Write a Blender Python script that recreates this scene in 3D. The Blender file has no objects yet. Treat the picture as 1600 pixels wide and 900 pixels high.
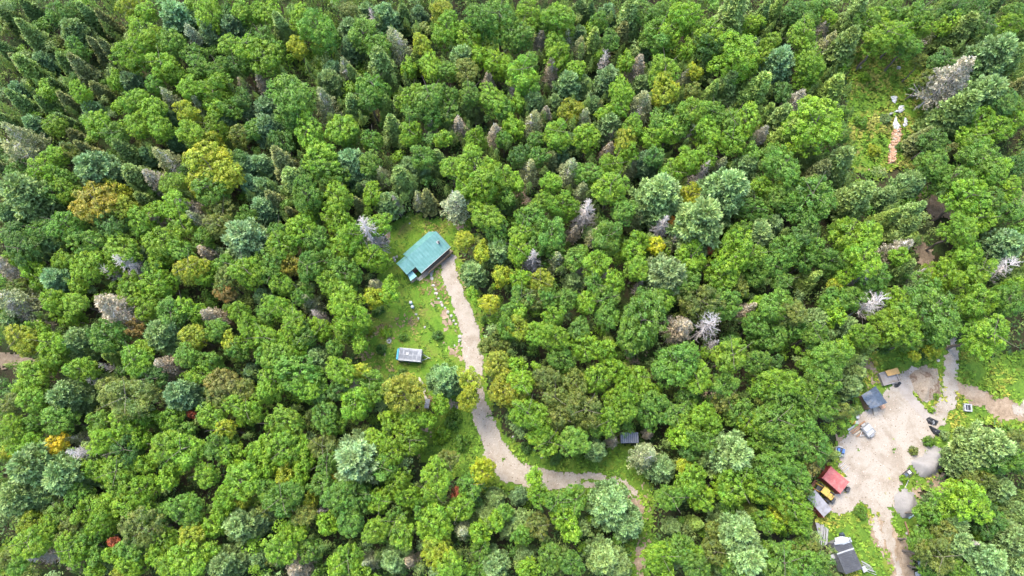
import bpy, bmesh, math, random
import numpy as np
from mathutils import Vector, Matrix
R = math.radians
rnd = random.Random(7)
npr = np.random.RandomState(11)
S = bpy.context.scene
COL = S.collection

# ------------------------------------------------------------------ camera, sky, sun, exposure
CAM_H, PITCH, FPX = 120.0, R(16.2), 1067.0          # a drone 120 m up, looking almost straight down
cd = bpy.data.cameras.new('camera'); cd.sensor_width = 36.0; cd.lens = 36.0 * FPX / 1600.0
cd.clip_start = 1.0; cd.clip_end = 6000.0
cam = bpy.data.objects.new('camera', cd); COL.objects.link(cam)
cam.location = (0, 0, CAM_H); cam.rotation_euler = (PITCH, 0, 0); S.camera = cam
SUN_EL, SUN_AZ = R(60), R(-35)                      # azimuth from the picture's up (+Y), clockwise
W = bpy.data.worlds.new('World'); S.world = W; W.use_nodes = True
nt = W.node_tree; bg = nt.nodes['Background']
sky = nt.nodes.new('ShaderNodeTexSky'); sky.sky_type = 'NISHITA'; sky.sun_disc = False
sky.sun_elevation = SUN_EL; sky.sun_rotation = SUN_AZ; sky.air_density = 1.0; sky.dust_density = 2.0
nt.links.new(sky.outputs[0], bg.inputs[0]); bg.inputs[1].default_value = 0.15
sl = bpy.data.lights.new('sun', 'SUN'); sl.energy = 1.05; sl.angle = R(26); sl.color = (1.0, 0.95, 0.84)
so = bpy.data.objects.new('sun', sl); COL.objects.link(so)
sd = Vector((math.sin(SUN_AZ) * math.cos(SUN_EL), math.cos(SUN_AZ) * math.cos(SUN_EL), math.sin(SUN_EL)))
so.rotation_euler = sd.to_track_quat('Z', 'Y').to_euler()
S.view_settings.view_transform = 'Standard'; S.view_settings.look = 'None'
S.view_settings.exposure = 2.8; S.view_settings.gamma = 1.0
S.cycles.max_bounces = 8; S.cycles.diffuse_bounces = 5; S.cycles.transmission_bounces = 4
S.cycles.transparent_max_bounces = 4

# ------------------------------------------------------------------ helpers
CP, SP = math.cos(PITCH), math.sin(PITCH)
def at(px, py, z=0.0):
    """the point at height z that a photo pixel (1600 x 900) shows"""
    u, v = (px - 800.0) / FPX, (450.0 - py) / FPX
    dx, dy, dz = u, v * CP + SP, v * SP - CP
    t = (z - CAM_H) / dz
    return Vector((dx * t, dy * t, z))
def depth(p):
    return p.y * SP + (CAM_H - p.z) * CP
def mpp(px, py, z=0.0):
    return depth(at(px, py, z)) / FPX
def to_px(x, y, z):
    d = y * SP + (CAM_H - z) * CP
    return 800 + FPX * x / d, 450 - FPX * (y * CP - (CAM_H - z) * SP) / d

def mesh_np(name, V, F, C=None, mat=None, smooth=False, mats=None, MI=None):
    V = np.asarray(V, dtype=np.float32); F = np.asarray(F, dtype=np.int32)
    k = F.shape[1]
    me = bpy.data.meshes.new(name)
    me.vertices.add(len(V)); me.vertices.foreach_set('co', V.ravel())
    me.loops.add(F.size); me.loops.foreach_set('vertex_index', F.ravel())
    me.polygons.add(len(F)); me.polygons.foreach_set('loop_start', np.arange(0, F.size, k, dtype=np.int32))
    me.polygons.foreach_set('loop_total', np.full(len(F), k, dtype=np.int32))
    if smooth: me.polygons.foreach_set('use_smooth', np.ones(len(F), dtype=bool))
    me.update(calc_edges=True)
    if C is not None:
        C = np.asarray(C, dtype=np.float32)
        a = me.color_attributes.new('tint', 'FLOAT_COLOR', 'POINT')
        a.data.foreach_set('color', np.concatenate([C, np.ones((len(C), 1), np.float32)], 1).ravel())
    for m in (mats or ([mat] if mat else [])): me.materials.append(m)
    if MI is not None: me.polygons.foreach_set('material_index', np.asarray(MI, np.int32))
    return me
def link(name, me, parent=None, loc=(0, 0, 0), rot=(0, 0, 0), scl=None):
    o = bpy.data.objects.new(name, me); COL.objects.link(o)
    o.location = loc; o.rotation_euler = rot
    if scl is not None: o.scale = scl if hasattr(scl, '__len__') else (scl,) * 3
    if parent: o.parent = parent
    return o
def tag(o, label=None, cat=None, group=None, kind=None):
    if label: o['label'] = label
    if cat: o['category'] = cat
    if group: o['group'] = group
    if kind: o['kind'] = kind
    return o
def empty(name, loc, rz=0.0):
    o = bpy.data.objects.new(name, None); COL.objects.link(o)
    o.location = loc; o.rotation_euler = (0, 0, rz); o.empty_display_size = 0.5
    return o
class MB:
    """collects boxes, bars, tubes; build() links them as one mesh object"""
    def __init__(s): s.bm = bmesh.new()
    def box(s, c, d, rz=0.0, rx=0.0, ry=0.0, bev=0.0):
        M = Matrix.Translation(Vector(c)) @ Matrix.Rotation(rz, 4, 'Z') @ Matrix.Rotation(ry, 4, 'Y') @ Matrix.Rotation(rx, 4, 'X') @ Matrix.Diagonal((d[0], d[1], d[2], 1))
        r = bmesh.ops.create_cube(s.bm, size=1.0, matrix=M)
        if bev:
            es = list({e for v in r['verts'] for e in v.link_edges})
            bmesh.ops.bevel(s.bm, geom=es, offset=bev, segments=1, affect='EDGES')
        return s
    def tube(s, a, b, r0, r1=None, n=8):
        a, b = Vector(a), Vector(b); r1 = r0 if r1 is None else r1
        d = b - a; q = d.to_track_quat('Z', 'Y').to_matrix().to_4x4()
        M = Matrix.Translation((a + b) / 2) @ q
        bmesh.ops.create_cone(s.bm, cap_ends=True, segments=n, radius1=r0, radius2=r1, depth=d.length, matrix=M)
        return s
    def poly(s, pts, thick=0.0):
        vs = [s.bm.verts.new(p) for p in pts]
        f = s.bm.faces.new(vs)
        if thick:
            r = bmesh.ops.extrude_face_region(s.bm, geom=[f])
            bmesh.ops.translate(s.bm, vec=(0, 0, -thick), verts=[v for v in r['geom'] if isinstance(v, bmesh.types.BMVert)])
        return s
    def build(s, name, mat, parent=None, smooth=False, **k):
        bmesh.ops.recalc_face_normals(s.bm, faces=s.bm.faces)
        me = bpy.data.meshes.new(name); s.bm.to_mesh(me); s.bm.free()
        me.materials.append(mat)
        if smooth: me.polygons.foreach_set('use_smooth', [True] * len(me.polygons))
        return link(name, me, parent, **k)

# value noise (numpy) used for ragged edges and bumps
_lat = npr.rand(256, 256)
def vnoise(x, y):
    x = np.asarray(x, float); y = np.asarray(y, float)
    xi, yi = np.floor(x).astype(int), np.floor(y).astype(int)
    fx, fy = x - xi, y - yi
    fx, fy = fx * fx * (3 - 2 * fx), fy * fy * (3 - 2 * fy)
    a, b = _lat[xi & 255, yi & 255], _lat[(xi + 1) & 255, yi & 255]
    c, d = _lat[xi & 255, (yi + 1) & 255], _lat[(xi + 1) & 255, (yi + 1) & 255]
    return (a * (1 - fx) + b * fx) * (1 - fy) + (c * (1 - fx) + d * fx) * fy
def fbm(x, y, o=4):
    s, a, n = 0, 0.5, 0
    for i in range(o):
        s = s + a * vnoise(x * 2 ** i + 17.3 * i, y * 2 ** i + 5.1 * i); n += a; a *= 0.5
    return s / n

# ------------------------------------------------------------------ materials
ALBEDO_SCALE = 0.86                                          # cuts plain and ground colours to offset the raised exposure
def newmat(name):
    m = bpy.data.materials.new(name); m.use_nodes = True
    return m, m.node_tree, m.node_tree.nodes['Principled BSDF']
def plain(name, col, rough=0.7, metal=0.0, noise=0.15, scale=3.0, spec=0.4, bump=0.0, dirt=None, dscale=0.8):
    """one colour with grain, blotches and (optionally) stains of a second colour"""
    col = tuple(c * ALBEDO_SCALE for c in col); dirt = tuple(c * ALBEDO_SCALE for c in dirt) if dirt else None
    m, t, b = newmat(name); N = t.nodes; L = t.links
    tc = N.new('ShaderNodeTexCoord')
    n1 = N.new('ShaderNodeTexNoise'); n1.inputs['Scale'].default_value = scale; n1.inputs['Detail'].default_value = 6
    L.new(tc.outputs['Object'], n1.inputs['Vector'])
    mp = N.new('ShaderNodeMapRange'); mp.inputs[1].default_value = 0.3; mp.inputs[2].default_value = 0.7
    mp.inputs[3].default_value = 1 - noise; mp.inputs[4].default_value = 1 + noise
    L.new(n1.outputs['Fac'], mp.inputs[0])
    mx = N.new('ShaderNodeVectorMath'); mx.operation = 'SCALE'; mx.inputs[0].default_value = col
    L.new(mp.outputs[0], mx.inputs['Scale']); out = mx.outputs[0]
    if dirt:
        n2 = N.new('ShaderNodeTexNoise'); n2.inputs['Scale'].default_value = dscale; n2.inputs['Detail'].default_value = 8; n2.inputs['Roughness'].default_value = 0.7
        L.new(tc.outputs['Object'], n2.inputs['Vector'])
        r = N.new('ShaderNodeValToRGB'); r.color_ramp.elements[0].position = 0.48; r.color_ramp.elements[1].position = 0.62
        L.new(n2.outputs['Fac'], r.inputs[0])
        mm = N.new('ShaderNodeMix'); mm.data_type = 'RGBA'; L.new(r.outputs[0], mm.inputs[0]); L.new(out, mm.inputs[6])
        mm.inputs[7].default_value = (*dirt, 1); out = mm.outputs[2]
    L.new(out, b.inputs['Base Color'])
    b.inputs['Roughness'].default_value = rough; b.inputs['Metallic'].default_value = metal
    b.inputs['Specular IOR Level'].default_value = spec
    if bump:
        bp = N.new('ShaderNodeBump'); bp.inputs['Strength'].default_value = bump; bp.inputs['Distance'].default_value = 0.05
        L.new(n1.outputs['Fac'], bp.inputs['Height']); L.new(bp.outputs[0], b.inputs['Normal'])
    return m
def leafmat(name, trans=0.3, rough=0.55, spec=0.3, tint_amt=1.0):
    """leaf colour = the tree's own colour (object colour) times the leaf's tint"""
    m, t, b = newmat(name); N = t.nodes; L = t.links
    oi = N.new('ShaderNodeObjectInfo'); at_ = N.new('ShaderNodeAttribute'); at_.attribute_name = 'tint'
    mu = N.new('ShaderNodeVectorMath'); mu.operation = 'MULTIPLY'
    tc = N.new('ShaderNodeTexCoord'); ns = N.new('ShaderNodeTexNoise'); ns.noise_dimensions = '4D'; ns.inputs['Scale'].default_value = 1.5; ns.inputs['Detail'].default_value = 3
    wv = N.new('ShaderNodeMath'); wv.operation = 'MULTIPLY'; wv.inputs[1].default_value = 40.0; L.new(oi.outputs['Random'], wv.inputs[0]); L.new(wv.outputs[0], ns.inputs['W']); L.new(tc.outputs['Object'], ns.inputs['Vector'])
    rp = N.new('ShaderNodeMapRange'); rp.inputs[1].default_value = 0.3; rp.inputs[2].default_value = 0.7; L.new(ns.outputs['Fac'], rp.inputs[0])
    hv = N.new('ShaderNodeMix'); hv.data_type = 'RGBA'; hv.inputs[6].default_value = (1 - .22 * tint_amt, 1 - .10 * tint_amt, 1 + .1 * tint_amt, 1); hv.inputs[7].default_value = (1 + .28 * tint_amt, 1 + .08 * tint_amt, 1 - .1 * tint_amt, 1); L.new(rp.outputs[0], hv.inputs[0])
    m0 = N.new('ShaderNodeVectorMath'); m0.operation = 'MULTIPLY'; L.new(oi.outputs['Color'], m0.inputs[0]); L.new(hv.outputs[2], m0.inputs[1])
    L.new(m0.outputs[0], mu.inputs[0]); L.new(at_.outputs['Color'], mu.inputs[1])
    L.new(mu.outputs[0], b.inputs['Base Color'])
    b.inputs['Roughness'].default_value = rough; b.inputs['Specular IOR Level'].default_value = spec
    tr = N.new('ShaderNodeBsdfTranslucent')
    sc = N.new('ShaderNodeVectorMath'); sc.operation = 'MULTIPLY'; sc.inputs[1].default_value = (1.15, 1.2, 0.7)
    L.new(mu.outputs[0], sc.inputs[0]); L.new(sc.outputs[0], tr.inputs['Color'])
    ms = N.new('ShaderNodeMixShader'); ms.inputs[0].default_value = trans
    L.new(b.outputs[0], ms.inputs[1]); L.new(tr.outputs[0], ms.inputs[2])
    L.new(ms.outputs[0], N['Material Output'].inputs['Surface'])
    return m
def tintmat(name, rough=0.9):
    """colour straight from the mesh's own colour attribute (grass blades, weeds, gravel stones)"""
    m, t, b = newmat(name); a = t.nodes.new('ShaderNodeAttribute'); a.attribute_name = 'tint'
    t.links.new(a.outputs['Color'], b.inputs['Base Color']); b.inputs['Roughness'].default_value = rough
    b.inputs['Specular IOR Level'].default_value = 0.2
    return m
def ground(name, ramp, scale=0.35, fine=6.0, bump=0.4, rough=0.95, fine_amt=0.35, distort=0.6):
    """patchy soil / grass / gravel: broad patches through a colour ramp, fine grain on top"""
    m, t, b = newmat(name); N = t.nodes; L = t.links
    tc = N.new('ShaderNodeTexCoord')
    n1 = N.new('ShaderNodeTexNoise'); n1.inputs['Scale'].default_value = scale; n1.inputs['Detail'].default_value = 9
    n1.inputs['Roughness'].default_value = 0.68; n1.inputs['Distortion'].default_value = distort
    L.new(tc.outputs['Object'], n1.inputs['Vector'])
    r = N.new('ShaderNodeValToRGB'); cr = r.color_ramp
    while len(cr.elements) < len(ramp): cr.elements.new(0.5)
    for e, (p, c) in zip(cr.elements, ramp): e.position = p; e.color = (*(q * ALBEDO_SCALE for q in c), 1)
    L.new(n1.outputs['Fac'], r.inputs[0])
    n2 = N.new('ShaderNodeTexNoise'); n2.inputs['Scale'].default_value = fine; n2.inputs['Detail'].default_value = 5; n2.inputs['Roughness'].default_value = 0.75
    L.new(tc.outputs['Object'], n2.inputs['Vector'])
    mp = N.new('ShaderNodeMapRange'); mp.inputs[1].default_value = 0.3; mp.inputs[2].default_value = 0.7
    mp.inputs[3].default_value = 1 - fine_amt; mp.inputs[4].default_value = 1 + fine_amt
    L.new(n2.outputs['Fac'], mp.inputs[0])
    mu = N.new('ShaderNodeVectorMath'); mu.operation = 'SCALE'; L.new(r.outputs[0], mu.inputs[0]); L.new(mp.outputs[0], mu.inputs['Scale'])
    L.new(mu.outputs[0], b.inputs['Base Color'])
    bp = N.new('ShaderNodeBump'); bp.inputs['Strength'].default_value = bump; bp.inputs['Distance'].default_value = 0.12
    L.new(n2.outputs['Fac'], bp.inputs['Height']); L.new(bp.outputs[0], b.inputs['Normal'])
    b.inputs['Roughness'].default_value = rough; b.inputs['Specular IOR Level'].default_value = 0.15
    return m
def sheetmetal(name, col, col2, pitch=0.3, axis='X', rough=0.45, spec=0.5, depth_=0.02):
    """painted ribbed sheet: weathered colour, lap streaks, ribs as bump along one axis"""
    m = plain(name, col, rough=rough, noise=0.10, scale=1.5, spec=spec, dirt=col2, dscale=1.1)
    t = m.node_tree; N, L = t.nodes, t.links; b = N['Principled BSDF']
    tc = N.new('ShaderNodeTexCoord'); w = N.new('ShaderNodeTexWave'); w.bands_direction = axis
    w.inputs['Scale'].default_value = 0.314 / pitch; w.inputs['Distortion'].default_value = 0
    L.new(tc.outputs['Object'], w.inputs['Vector'])
    bp = N.new('ShaderNodeBump'); bp.inputs['Strength'].default_value = 0.6; bp.inputs['Distance'].default_value = depth_
    L.new(w.outputs['Fac'], bp.inputs['Height']); L.new(bp.outputs[0], b.inputs['Normal'])
    return m
M_leaf = leafmat('broadleaf', 0.38, 0.5, 0.35)
M_needle = leafmat('needles', 0.2, 0.55, 0.35, 0.5)
M_bark = plain('bark', (0.14, 0.11, 0.085), 0.95, noise=0.3, scale=6)
M_grey = leafmat('weathered_wood', 0.0, 0.9, 0.1, 0.3)
M_weed = tintmat('weeds')
M_floor = ground('forest_floor', [(0.30, (0.020, 0.017, 0.009)), (0.46, (0.036, 0.030, 0.015)), (0.54, (0.026, 0.038, 0.011)), (0.7, (0.032, 0.055, 0.012))], 0.3, 5.0, 0.6)  # floor colours darkened for the shade of the closed canopy
M_lawn = ground('meadow_grass', [(0.28, (0.045, 0.10, 0.010)), (0.44, (0.075, 0.145, 0.013)), (0.56, (0.10, 0.15, 0.018)), (0.68, (0.12, 0.115, 0.03)), (0.8, (0.15, 0.115, 0.06))], 0.28, 4.0, 0.7)
M_lush = ground('lush_grass', [(0.28, (0.04, 0.085, 0.012)), (0.5, (0.075, 0.135, 0.015)), (0.66, (0.12, 0.15, 0.02)), (0.8, (0.15, 0.13, 0.04))], 0.35, 4.0, 0.7)
M_gravel = ground('pale_gravel', [(0.24, (0.165, 0.132, 0.097)), (0.42, (0.215, 0.180, 0.140)), (0.5, (0.25, 0.217, 0.175)), (0.64, (0.275, 0.242, 0.2)), (0.8, (0.21, 0.168, 0.122))], 0.33, 7.0, 0.5, fine_amt=0.22, distort=0.3)
M_dirt = ground('bare_soil', [(0.25, (0.11, 0.08, 0.05)), (0.5, (0.205, 0.15, 0.10)), (0.62, (0.26, 0.20, 0.14)), (0.78, (0.14, 0.13, 0.05))], 0.6, 6.0, 0.5)
M_heap = ground('crushed_stone', [(0.3, (0.165, 0.152, 0.140)), (0.5, (0.198, 0.184, 0.170)), (0.7, (0.222, 0.206, 0.192))], 0.9, 10.0, 0.3, fine_amt=0.14)
M_rock = plain('granite', (0.30, 0.28, 0.255), 0.9, noise=0.3, scale=3, dirt=(0.17, 0.165, 0.13), dscale=1.5)

# ------------------------------------------------------------------ the ground, clearings, drive, yard, tracks
def poly_sd(X, Y, P):
    """signed distance (inside > 0) of points to a polygon"""
    P = np.asarray(P, float); n = len(P)
    d2 = np.full(X.shape, 1e12); ins = np.zeros(X.shape, bool)
    for i in range(n):
        ax, ay = P[i]; bx, by = P[(i + 1) % n]
        ex, ey = bx - ax, by - ay
        t = np.clip(((X - ax) * ex + (Y - ay) * ey) / (ex * ex + ey * ey + 1e-9), 0, 1)
        d2 = np.minimum(d2, (X - ax - t * ex) ** 2 + (Y - ay - t * ey) ** 2)
        c = ((ay > Y) != (by > Y)) & (X < ex * (Y - ay) / (ey if abs(ey) > 1e-9 else 1e-9) + ax)
        ins ^= c
    return np.where(ins, 1, -1) * np.sqrt(d2)
def line_sd(X, Y, P, wd):
    """distance inside a band along a centre line with a half width at each point"""
    best = np.full(X.shape, -1e9)
    for i in range(len(P) - 1):
        ax, ay = P[i]; bx, by = P[i + 1]; ex, ey = bx - ax, by - ay
        t = np.clip(((X - ax) * ex + (Y - ay) * ey) / (ex * ex + ey * ey + 1e-9), 0, 1)
        w = wd[i] + t * (wd[i + 1] - wd[i])
        best = np.maximum(best, w - np.hypot(X - ax - t * ex, Y - ay - t * ey))
    return best
def gpts(pl): return [tuple(at(x, y)[:2]) for x, y in pl]
def bump_h(X, Y): return 0.16 * (fbm(X * 0.35, Y * 0.35, 4) - 0.5) + 0.05 * (vnoise(X * 2.1, Y * 2.1) - 0.5)
SHEETS = []
def sheet(name, polys, bands, mat, z, cell=0.3, rag=1.6, dens=None, rough=1.0):
    pts = [p for pl in polys for p in gpts(pl)] + [p for bd in bands for p in gpts([(a, b) for a, b, _ in bd])]
    x0, y0 = np.min(pts, 0) - 4; x1, y1 = np.max(pts, 0) + 4
    nx, ny = int((x1 - x0) / cell), int((y1 - y0) / cell)
    gx, gy = x0 + cell * np.arange(nx + 1), y0 + cell * np.arange(ny + 1)
    cx, cy = np.meshgrid(gx[:-1] + cell / 2, gy[:-1] + cell / 2, indexing='ij')
    sd_ = np.full(cx.shape, -1e9)
    for pl in polys: sd_ = np.maximum(sd_, poly_sd(cx, cy, gpts(pl)))
    for bd in bands: sd_ = np.maximum(sd_, line_sd(cx, cy, gpts([(a, b) for a, b, _ in bd]), [w * mpp(a, b) for a, b, w in bd]))
    sd_ = sd_ + (fbm(cx * 0.45, cy * 0.45) - 0.5) * 2 * rag + (vnoise(cx * 2.7, cy * 2.7) - 0.5) * rag * 0.7
    if dens is not None: sd_ = np.where(fbm(cx * 0.9 + 40, cy * 0.9) < dens, sd_, sd_ - 2.2)
    keep = sd_ > 0
    vx, vy = np.meshgrid(gx, gy, indexing='ij')
    # soften the stair-steps: shift the vertices by a little noise
    jx = (vnoise(vx * 7.1, vy * 7.1) - 0.5) * cell * 0.8; jy = (vnoise(vx * 7.1 + 90, vy * 7.1) - 0.5) * cell * 0.8
    vz = z + bump_h(vx, vy) * rough
    V = np.stack([vx + jx, vy + jy, vz], -1).reshape(-1, 3)
    i, j = np.nonzero(keep); k = ny + 1
    F = np.stack([i * k + j, (i + 1) * k + j, (i + 1) * k + j + 1, i * k + j + 1], 1)
    used = np.unique(F); m = np.full(len(V), -1); m[used] = np.arange(len(used))
    o = link(name, mesh_np(name, V[used], m[F], mat=mat, smooth=True)); o['kind'] = 'structure'
    SHEETS.append((name, cx[keep], cy[keep], sd_[keep]))
    return o

# one sheet to the horizon, gently uneven near the camera
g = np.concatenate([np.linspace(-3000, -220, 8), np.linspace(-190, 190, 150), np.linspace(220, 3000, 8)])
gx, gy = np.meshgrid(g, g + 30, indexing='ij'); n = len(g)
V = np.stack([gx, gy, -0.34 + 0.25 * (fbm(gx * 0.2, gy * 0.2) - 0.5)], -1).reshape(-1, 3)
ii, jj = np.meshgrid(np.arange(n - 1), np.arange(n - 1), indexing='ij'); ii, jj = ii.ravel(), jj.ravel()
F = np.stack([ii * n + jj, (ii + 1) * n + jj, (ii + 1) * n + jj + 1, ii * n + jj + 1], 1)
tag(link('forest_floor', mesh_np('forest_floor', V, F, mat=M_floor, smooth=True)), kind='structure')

LAWN = [(596, 350), (640, 336), (700, 338), (748, 343), (738, 372), (722, 392), (745, 440), (758, 500), (768, 560), (768, 640), (740, 690), (700, 730),
        (655, 720), (640, 690), (664, 650), (625, 600), (575, 600), (556, 560), (562, 500), (585, 465), (600, 420)]
VERGE = [(640, 690), (700, 650), (752, 640), (780, 655), (800, 690), (850, 705), (915, 712), (955, 692), (1005, 690), (1012, 740), (1022, 800), (1015, 930), (975, 930), (985, 800), (955, 775), (800, 770), (740, 765), (690, 740)]
YARDG = [(1345, 560), (1400, 532), (1480, 532), (1500, 525), (1530, 560), (1610, 545), (1660, 560), (1660, 700), (1560, 665), (1505, 670), (1490, 720), (1440, 765), (1430, 900), (1440, 940), (1345, 940), (1300, 850), (1262, 800), (1290, 735), (1330, 640)]
TOPG = [(1330, 78), (1400, 62), (1445, 105), (1466, 180), (1440, 255), (1385, 275), (1330, 272), (1318, 180)]
sheet('lawn', [LAWN], [], M_lawn, -0.10)
sheet('roadside_verge', [VERGE], [], M_lush, -0.10)
sheet('yard_meadow', [YARDG], [], M_lush, -0.10)
sheet('hilltop_clearing', [TOPG], [], M_lawn, -0.10)
sheet('grassy_gap', [[(485, 70), (525, 60), (530, 110), (490, 125), (462, 110)], [(745, 48), (800, 42), (805, 70), (760, 82)], [(1000, 85), (1100, 70), (1110, 105), (1010, 112)], [(935, 345), (985, 365), (975, 400), (940, 395)], [(-10, 850), (25, 850), (30, 905), (-10, 905)]], [], M_lush, -0.10)
DIRT_BANDS = [[(700, 345, 6), (722, 352, 9), (745, 345, 5)], [(600, 345, 7), (604, 372, 5)], [(600, 556, 5), (614, 553, 9), (625, 560, 5)], [(575, 470, 6), (572, 500, 8), (568, 535, 8)], [(700, 545, 10), (722, 555, 10), (722, 580, 6)],
              [(668, 470, 4), (690, 482, 6), (700, 500, 5), (705, 520, 3)], [(695, 630, 7), (725, 628, 7)], [(664, 668, 6), (678, 680, 7)],
              [(990, 775, 7), (1000, 800, 8), (1002, 850, 9), (998, 930, 10)], [(1008, 758, 5), (1014, 790, 6)],
              [(1493, 600, 8), (1530, 622, 17), (1570, 640, 17), (1620, 648, 15)], [(1468, 742, 14), (1472, 772, 15), (1450, 795, 12)], [(1430, 768, 10), (1445, 785, 9)],
              [(1364, 805, 14), (1385, 835, 27), (1408, 880, 27), (1425, 940, 25)], [(1330, 700, 12), (1320, 680, 10), (1340, 690, 9)],
              [(1355, 570, 10), (1365, 590, 9), (1350, 600, 8)], [(1445, 300, 10), (1462, 330, 14), (1480, 325, 10)], [(1435, 375, 9), (1445, 400, 11), (1452, 430, 9)], [(1372, 265, 8), (1395, 262, 7)],
              [(-10, 562, 12), (25, 560, 11), (50, 566, 7)], [(1590, 310, 10), (1612, 320, 10)], [(985, 560, 8), (1000, 565, 9)], [(1105, 620, 8), (1118, 625, 8)], [(820, 300, 8), (826, 310, 7)], [(770, 675, 8), (780, 690, 6)]]
sheet('bare_earth', [], DIRT_BANDS, M_dirt, -0.055, rag=1.5, dens=0.50)
DRIVE = [(708, 402, 5), (700, 414, 10), (705, 440, 11), (722, 480, 13), (735, 520, 14), (741, 560, 16), (739, 592, 15), (747, 630, 12), (760, 668, 15), (774, 708, 19), (800, 736, 19), (840, 747, 15), (880, 750, 12), (935, 751, 11), (975, 758, 8), (990, 770, 6)]
sheet('driveway', [], [DRIVE], M_gravel, 0.02, cell=0.2, rag=0.55, rough=0.5)
YARD = [(1345, 648), (1360, 640), (1388, 605), (1395, 592), (1420, 600), (1445, 640), (1475, 640), (1478, 662), (1458, 690), (1428, 722), (1420, 735), (1408, 760), (1392, 796), (1362, 790), (1345, 782), (1335, 800), (1312, 806), (1288, 800), (1290, 770), (1325, 745), (1308, 728), (1305, 705), (1322, 690), (1330, 668)]
YPATH = [(1490, 528, 7), (1487, 560, 10), (1482, 600, 10), (1478, 630, 11), (1470, 655, 12)]
sheet('gravel_yard', [YARD, [(1396, 588), (1425, 574), (1462, 575), (1470, 610), (1445, 628), (1420, 610)]], [YPATH, [(1378, 790, 14), (1385, 815, 9), (1390, 845, 6), (1402, 885, 6), (1412, 930, 6)], [(1368, 800, 5), (1372, 830, 4), (1380, 870, 4)], [(1590, 640, 8), (1620, 636, 12)]], M_gravel, 0.02, cell=0.22, rag=1.0, rough=0.6)
M_conc = ground('pale_hardpan', [(0.3, (0.20, 0.172, 0.145)), (0.5, (0.24, 0.21, 0.18)), (0.7, (0.265, 0.235, 0.205))], 0.7, 8.0, 0.25, fine_amt=0.12)
sheet('access_strip', [], [[(1408, 602, 7), (1425, 624, 8), (1447, 650, 8)]], M_conc, 0.06, cell=0.2, rag=0.35, rough=0.6)

sheet('grassy_strip', [], [[(900, 750.5, 1.2), (930, 751.5, 1.8), (975, 757, 2.4), (992, 775, 2)]], M_lush, 0.055, cell=0.2, rag=0.5, dens=0.58, rough=.5)

sheet('woodland_track', [], [[(1444, 298, 9), (1462, 326, 15), (1482, 330, 12), (1500, 322, 6)], [(1434, 372, 9), (1445, 400, 12), (1452, 432, 9)], [(-12, 562, 12), (25, 560, 12), (50, 566, 7)], [(988, 770, 5), (998, 788, 5), (1000, 800, 3)], [(1002, 862, 5), (999, 900, 6), (998, 930, 6)], [(1495, 602, 7), (1530, 622, 14), (1570, 640, 15), (1625, 648, 12)], [(1375, 815, 9), (1392, 840, 15), (1412, 880, 17), (1425, 930, 16)], [(1470, 748, 8), (1474, 770, 10), (1460, 790, 7)]], M_dirt, -0.03, rag=0.8)

# stones loose on and beside the gravel: one mass of small chips
def chips(name, src, n, size, cols, lift, edge=None):
    xs = np.concatenate([s[1] for s in SHEETS if s[0] in src]); ys = np.concatenate([s[2] for s in SHEETS if s[0] in src]); ds = np.concatenate([s[3] for s in SHEETS if s[0] in src])
    if edge is not None:
        k = ds < edge; xs, ys = xs[k], ys[k]
    pick = npr.randint(0, len(xs), n); x = xs[pick] + npr.uniform(-.3, .3, n); y = ys[pick] + npr.uniform(-.3, .3, n)
    s = size * npr.uniform(0.5, 1.0, n) ** 2 * 1.3; a = npr.uniform(0, 6.28, n)
    oct_ = np.array([(1, 0, 0), (0, 1, 0), (-1, 0, 0), (0, -1, 0), (0.1, 0.1, 0.7)])
    V = np.zeros((n, 5, 3)); ca, sa = np.cos(a)[:, None], np.sin(a)[:, None]; st = npr.uniform(0.5, 1.1, (n, 1))
    V[..., 0] = x[:, None] + s[:, None] * (oct_[:, 0] * ca - oct_[:, 1] * sa * st); V[..., 1] = y[:, None] + s[:, None] * (oct_[:, 0] * sa + oct_[:, 1] * ca * st)
    V[..., 2] = (bump_h(x, y) * 0.6 + lift)[:, None] + s[:, None] * oct_[:, 2]
    F = (np.array([(0, 1, 4), (1, 2, 4), (2, 3, 4), (3, 0, 4)])[None] + 5 * np.arange(n)[:, None, None]).reshape(-1, 3)
    C = np.asarray(cols)[npr.randint(0, len(cols), n)] * npr.uniform(0.7, 1.2, (n, 1))
    tag(link(name, mesh_np(name, V.reshape(-1, 3), F, np.repeat(C, 5, 0), M_weed)), kind='stuff')
chips('loose_gravel', ('gravel_yard', 'driveway', 'access_strip'), 3500, 0.10, [(0.30, 0.25, 0.21), (0.22, 0.17, 0.13), (0.26, 0.21, 0.17), (0.12, 0.085, 0.06)], 0.02)

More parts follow.
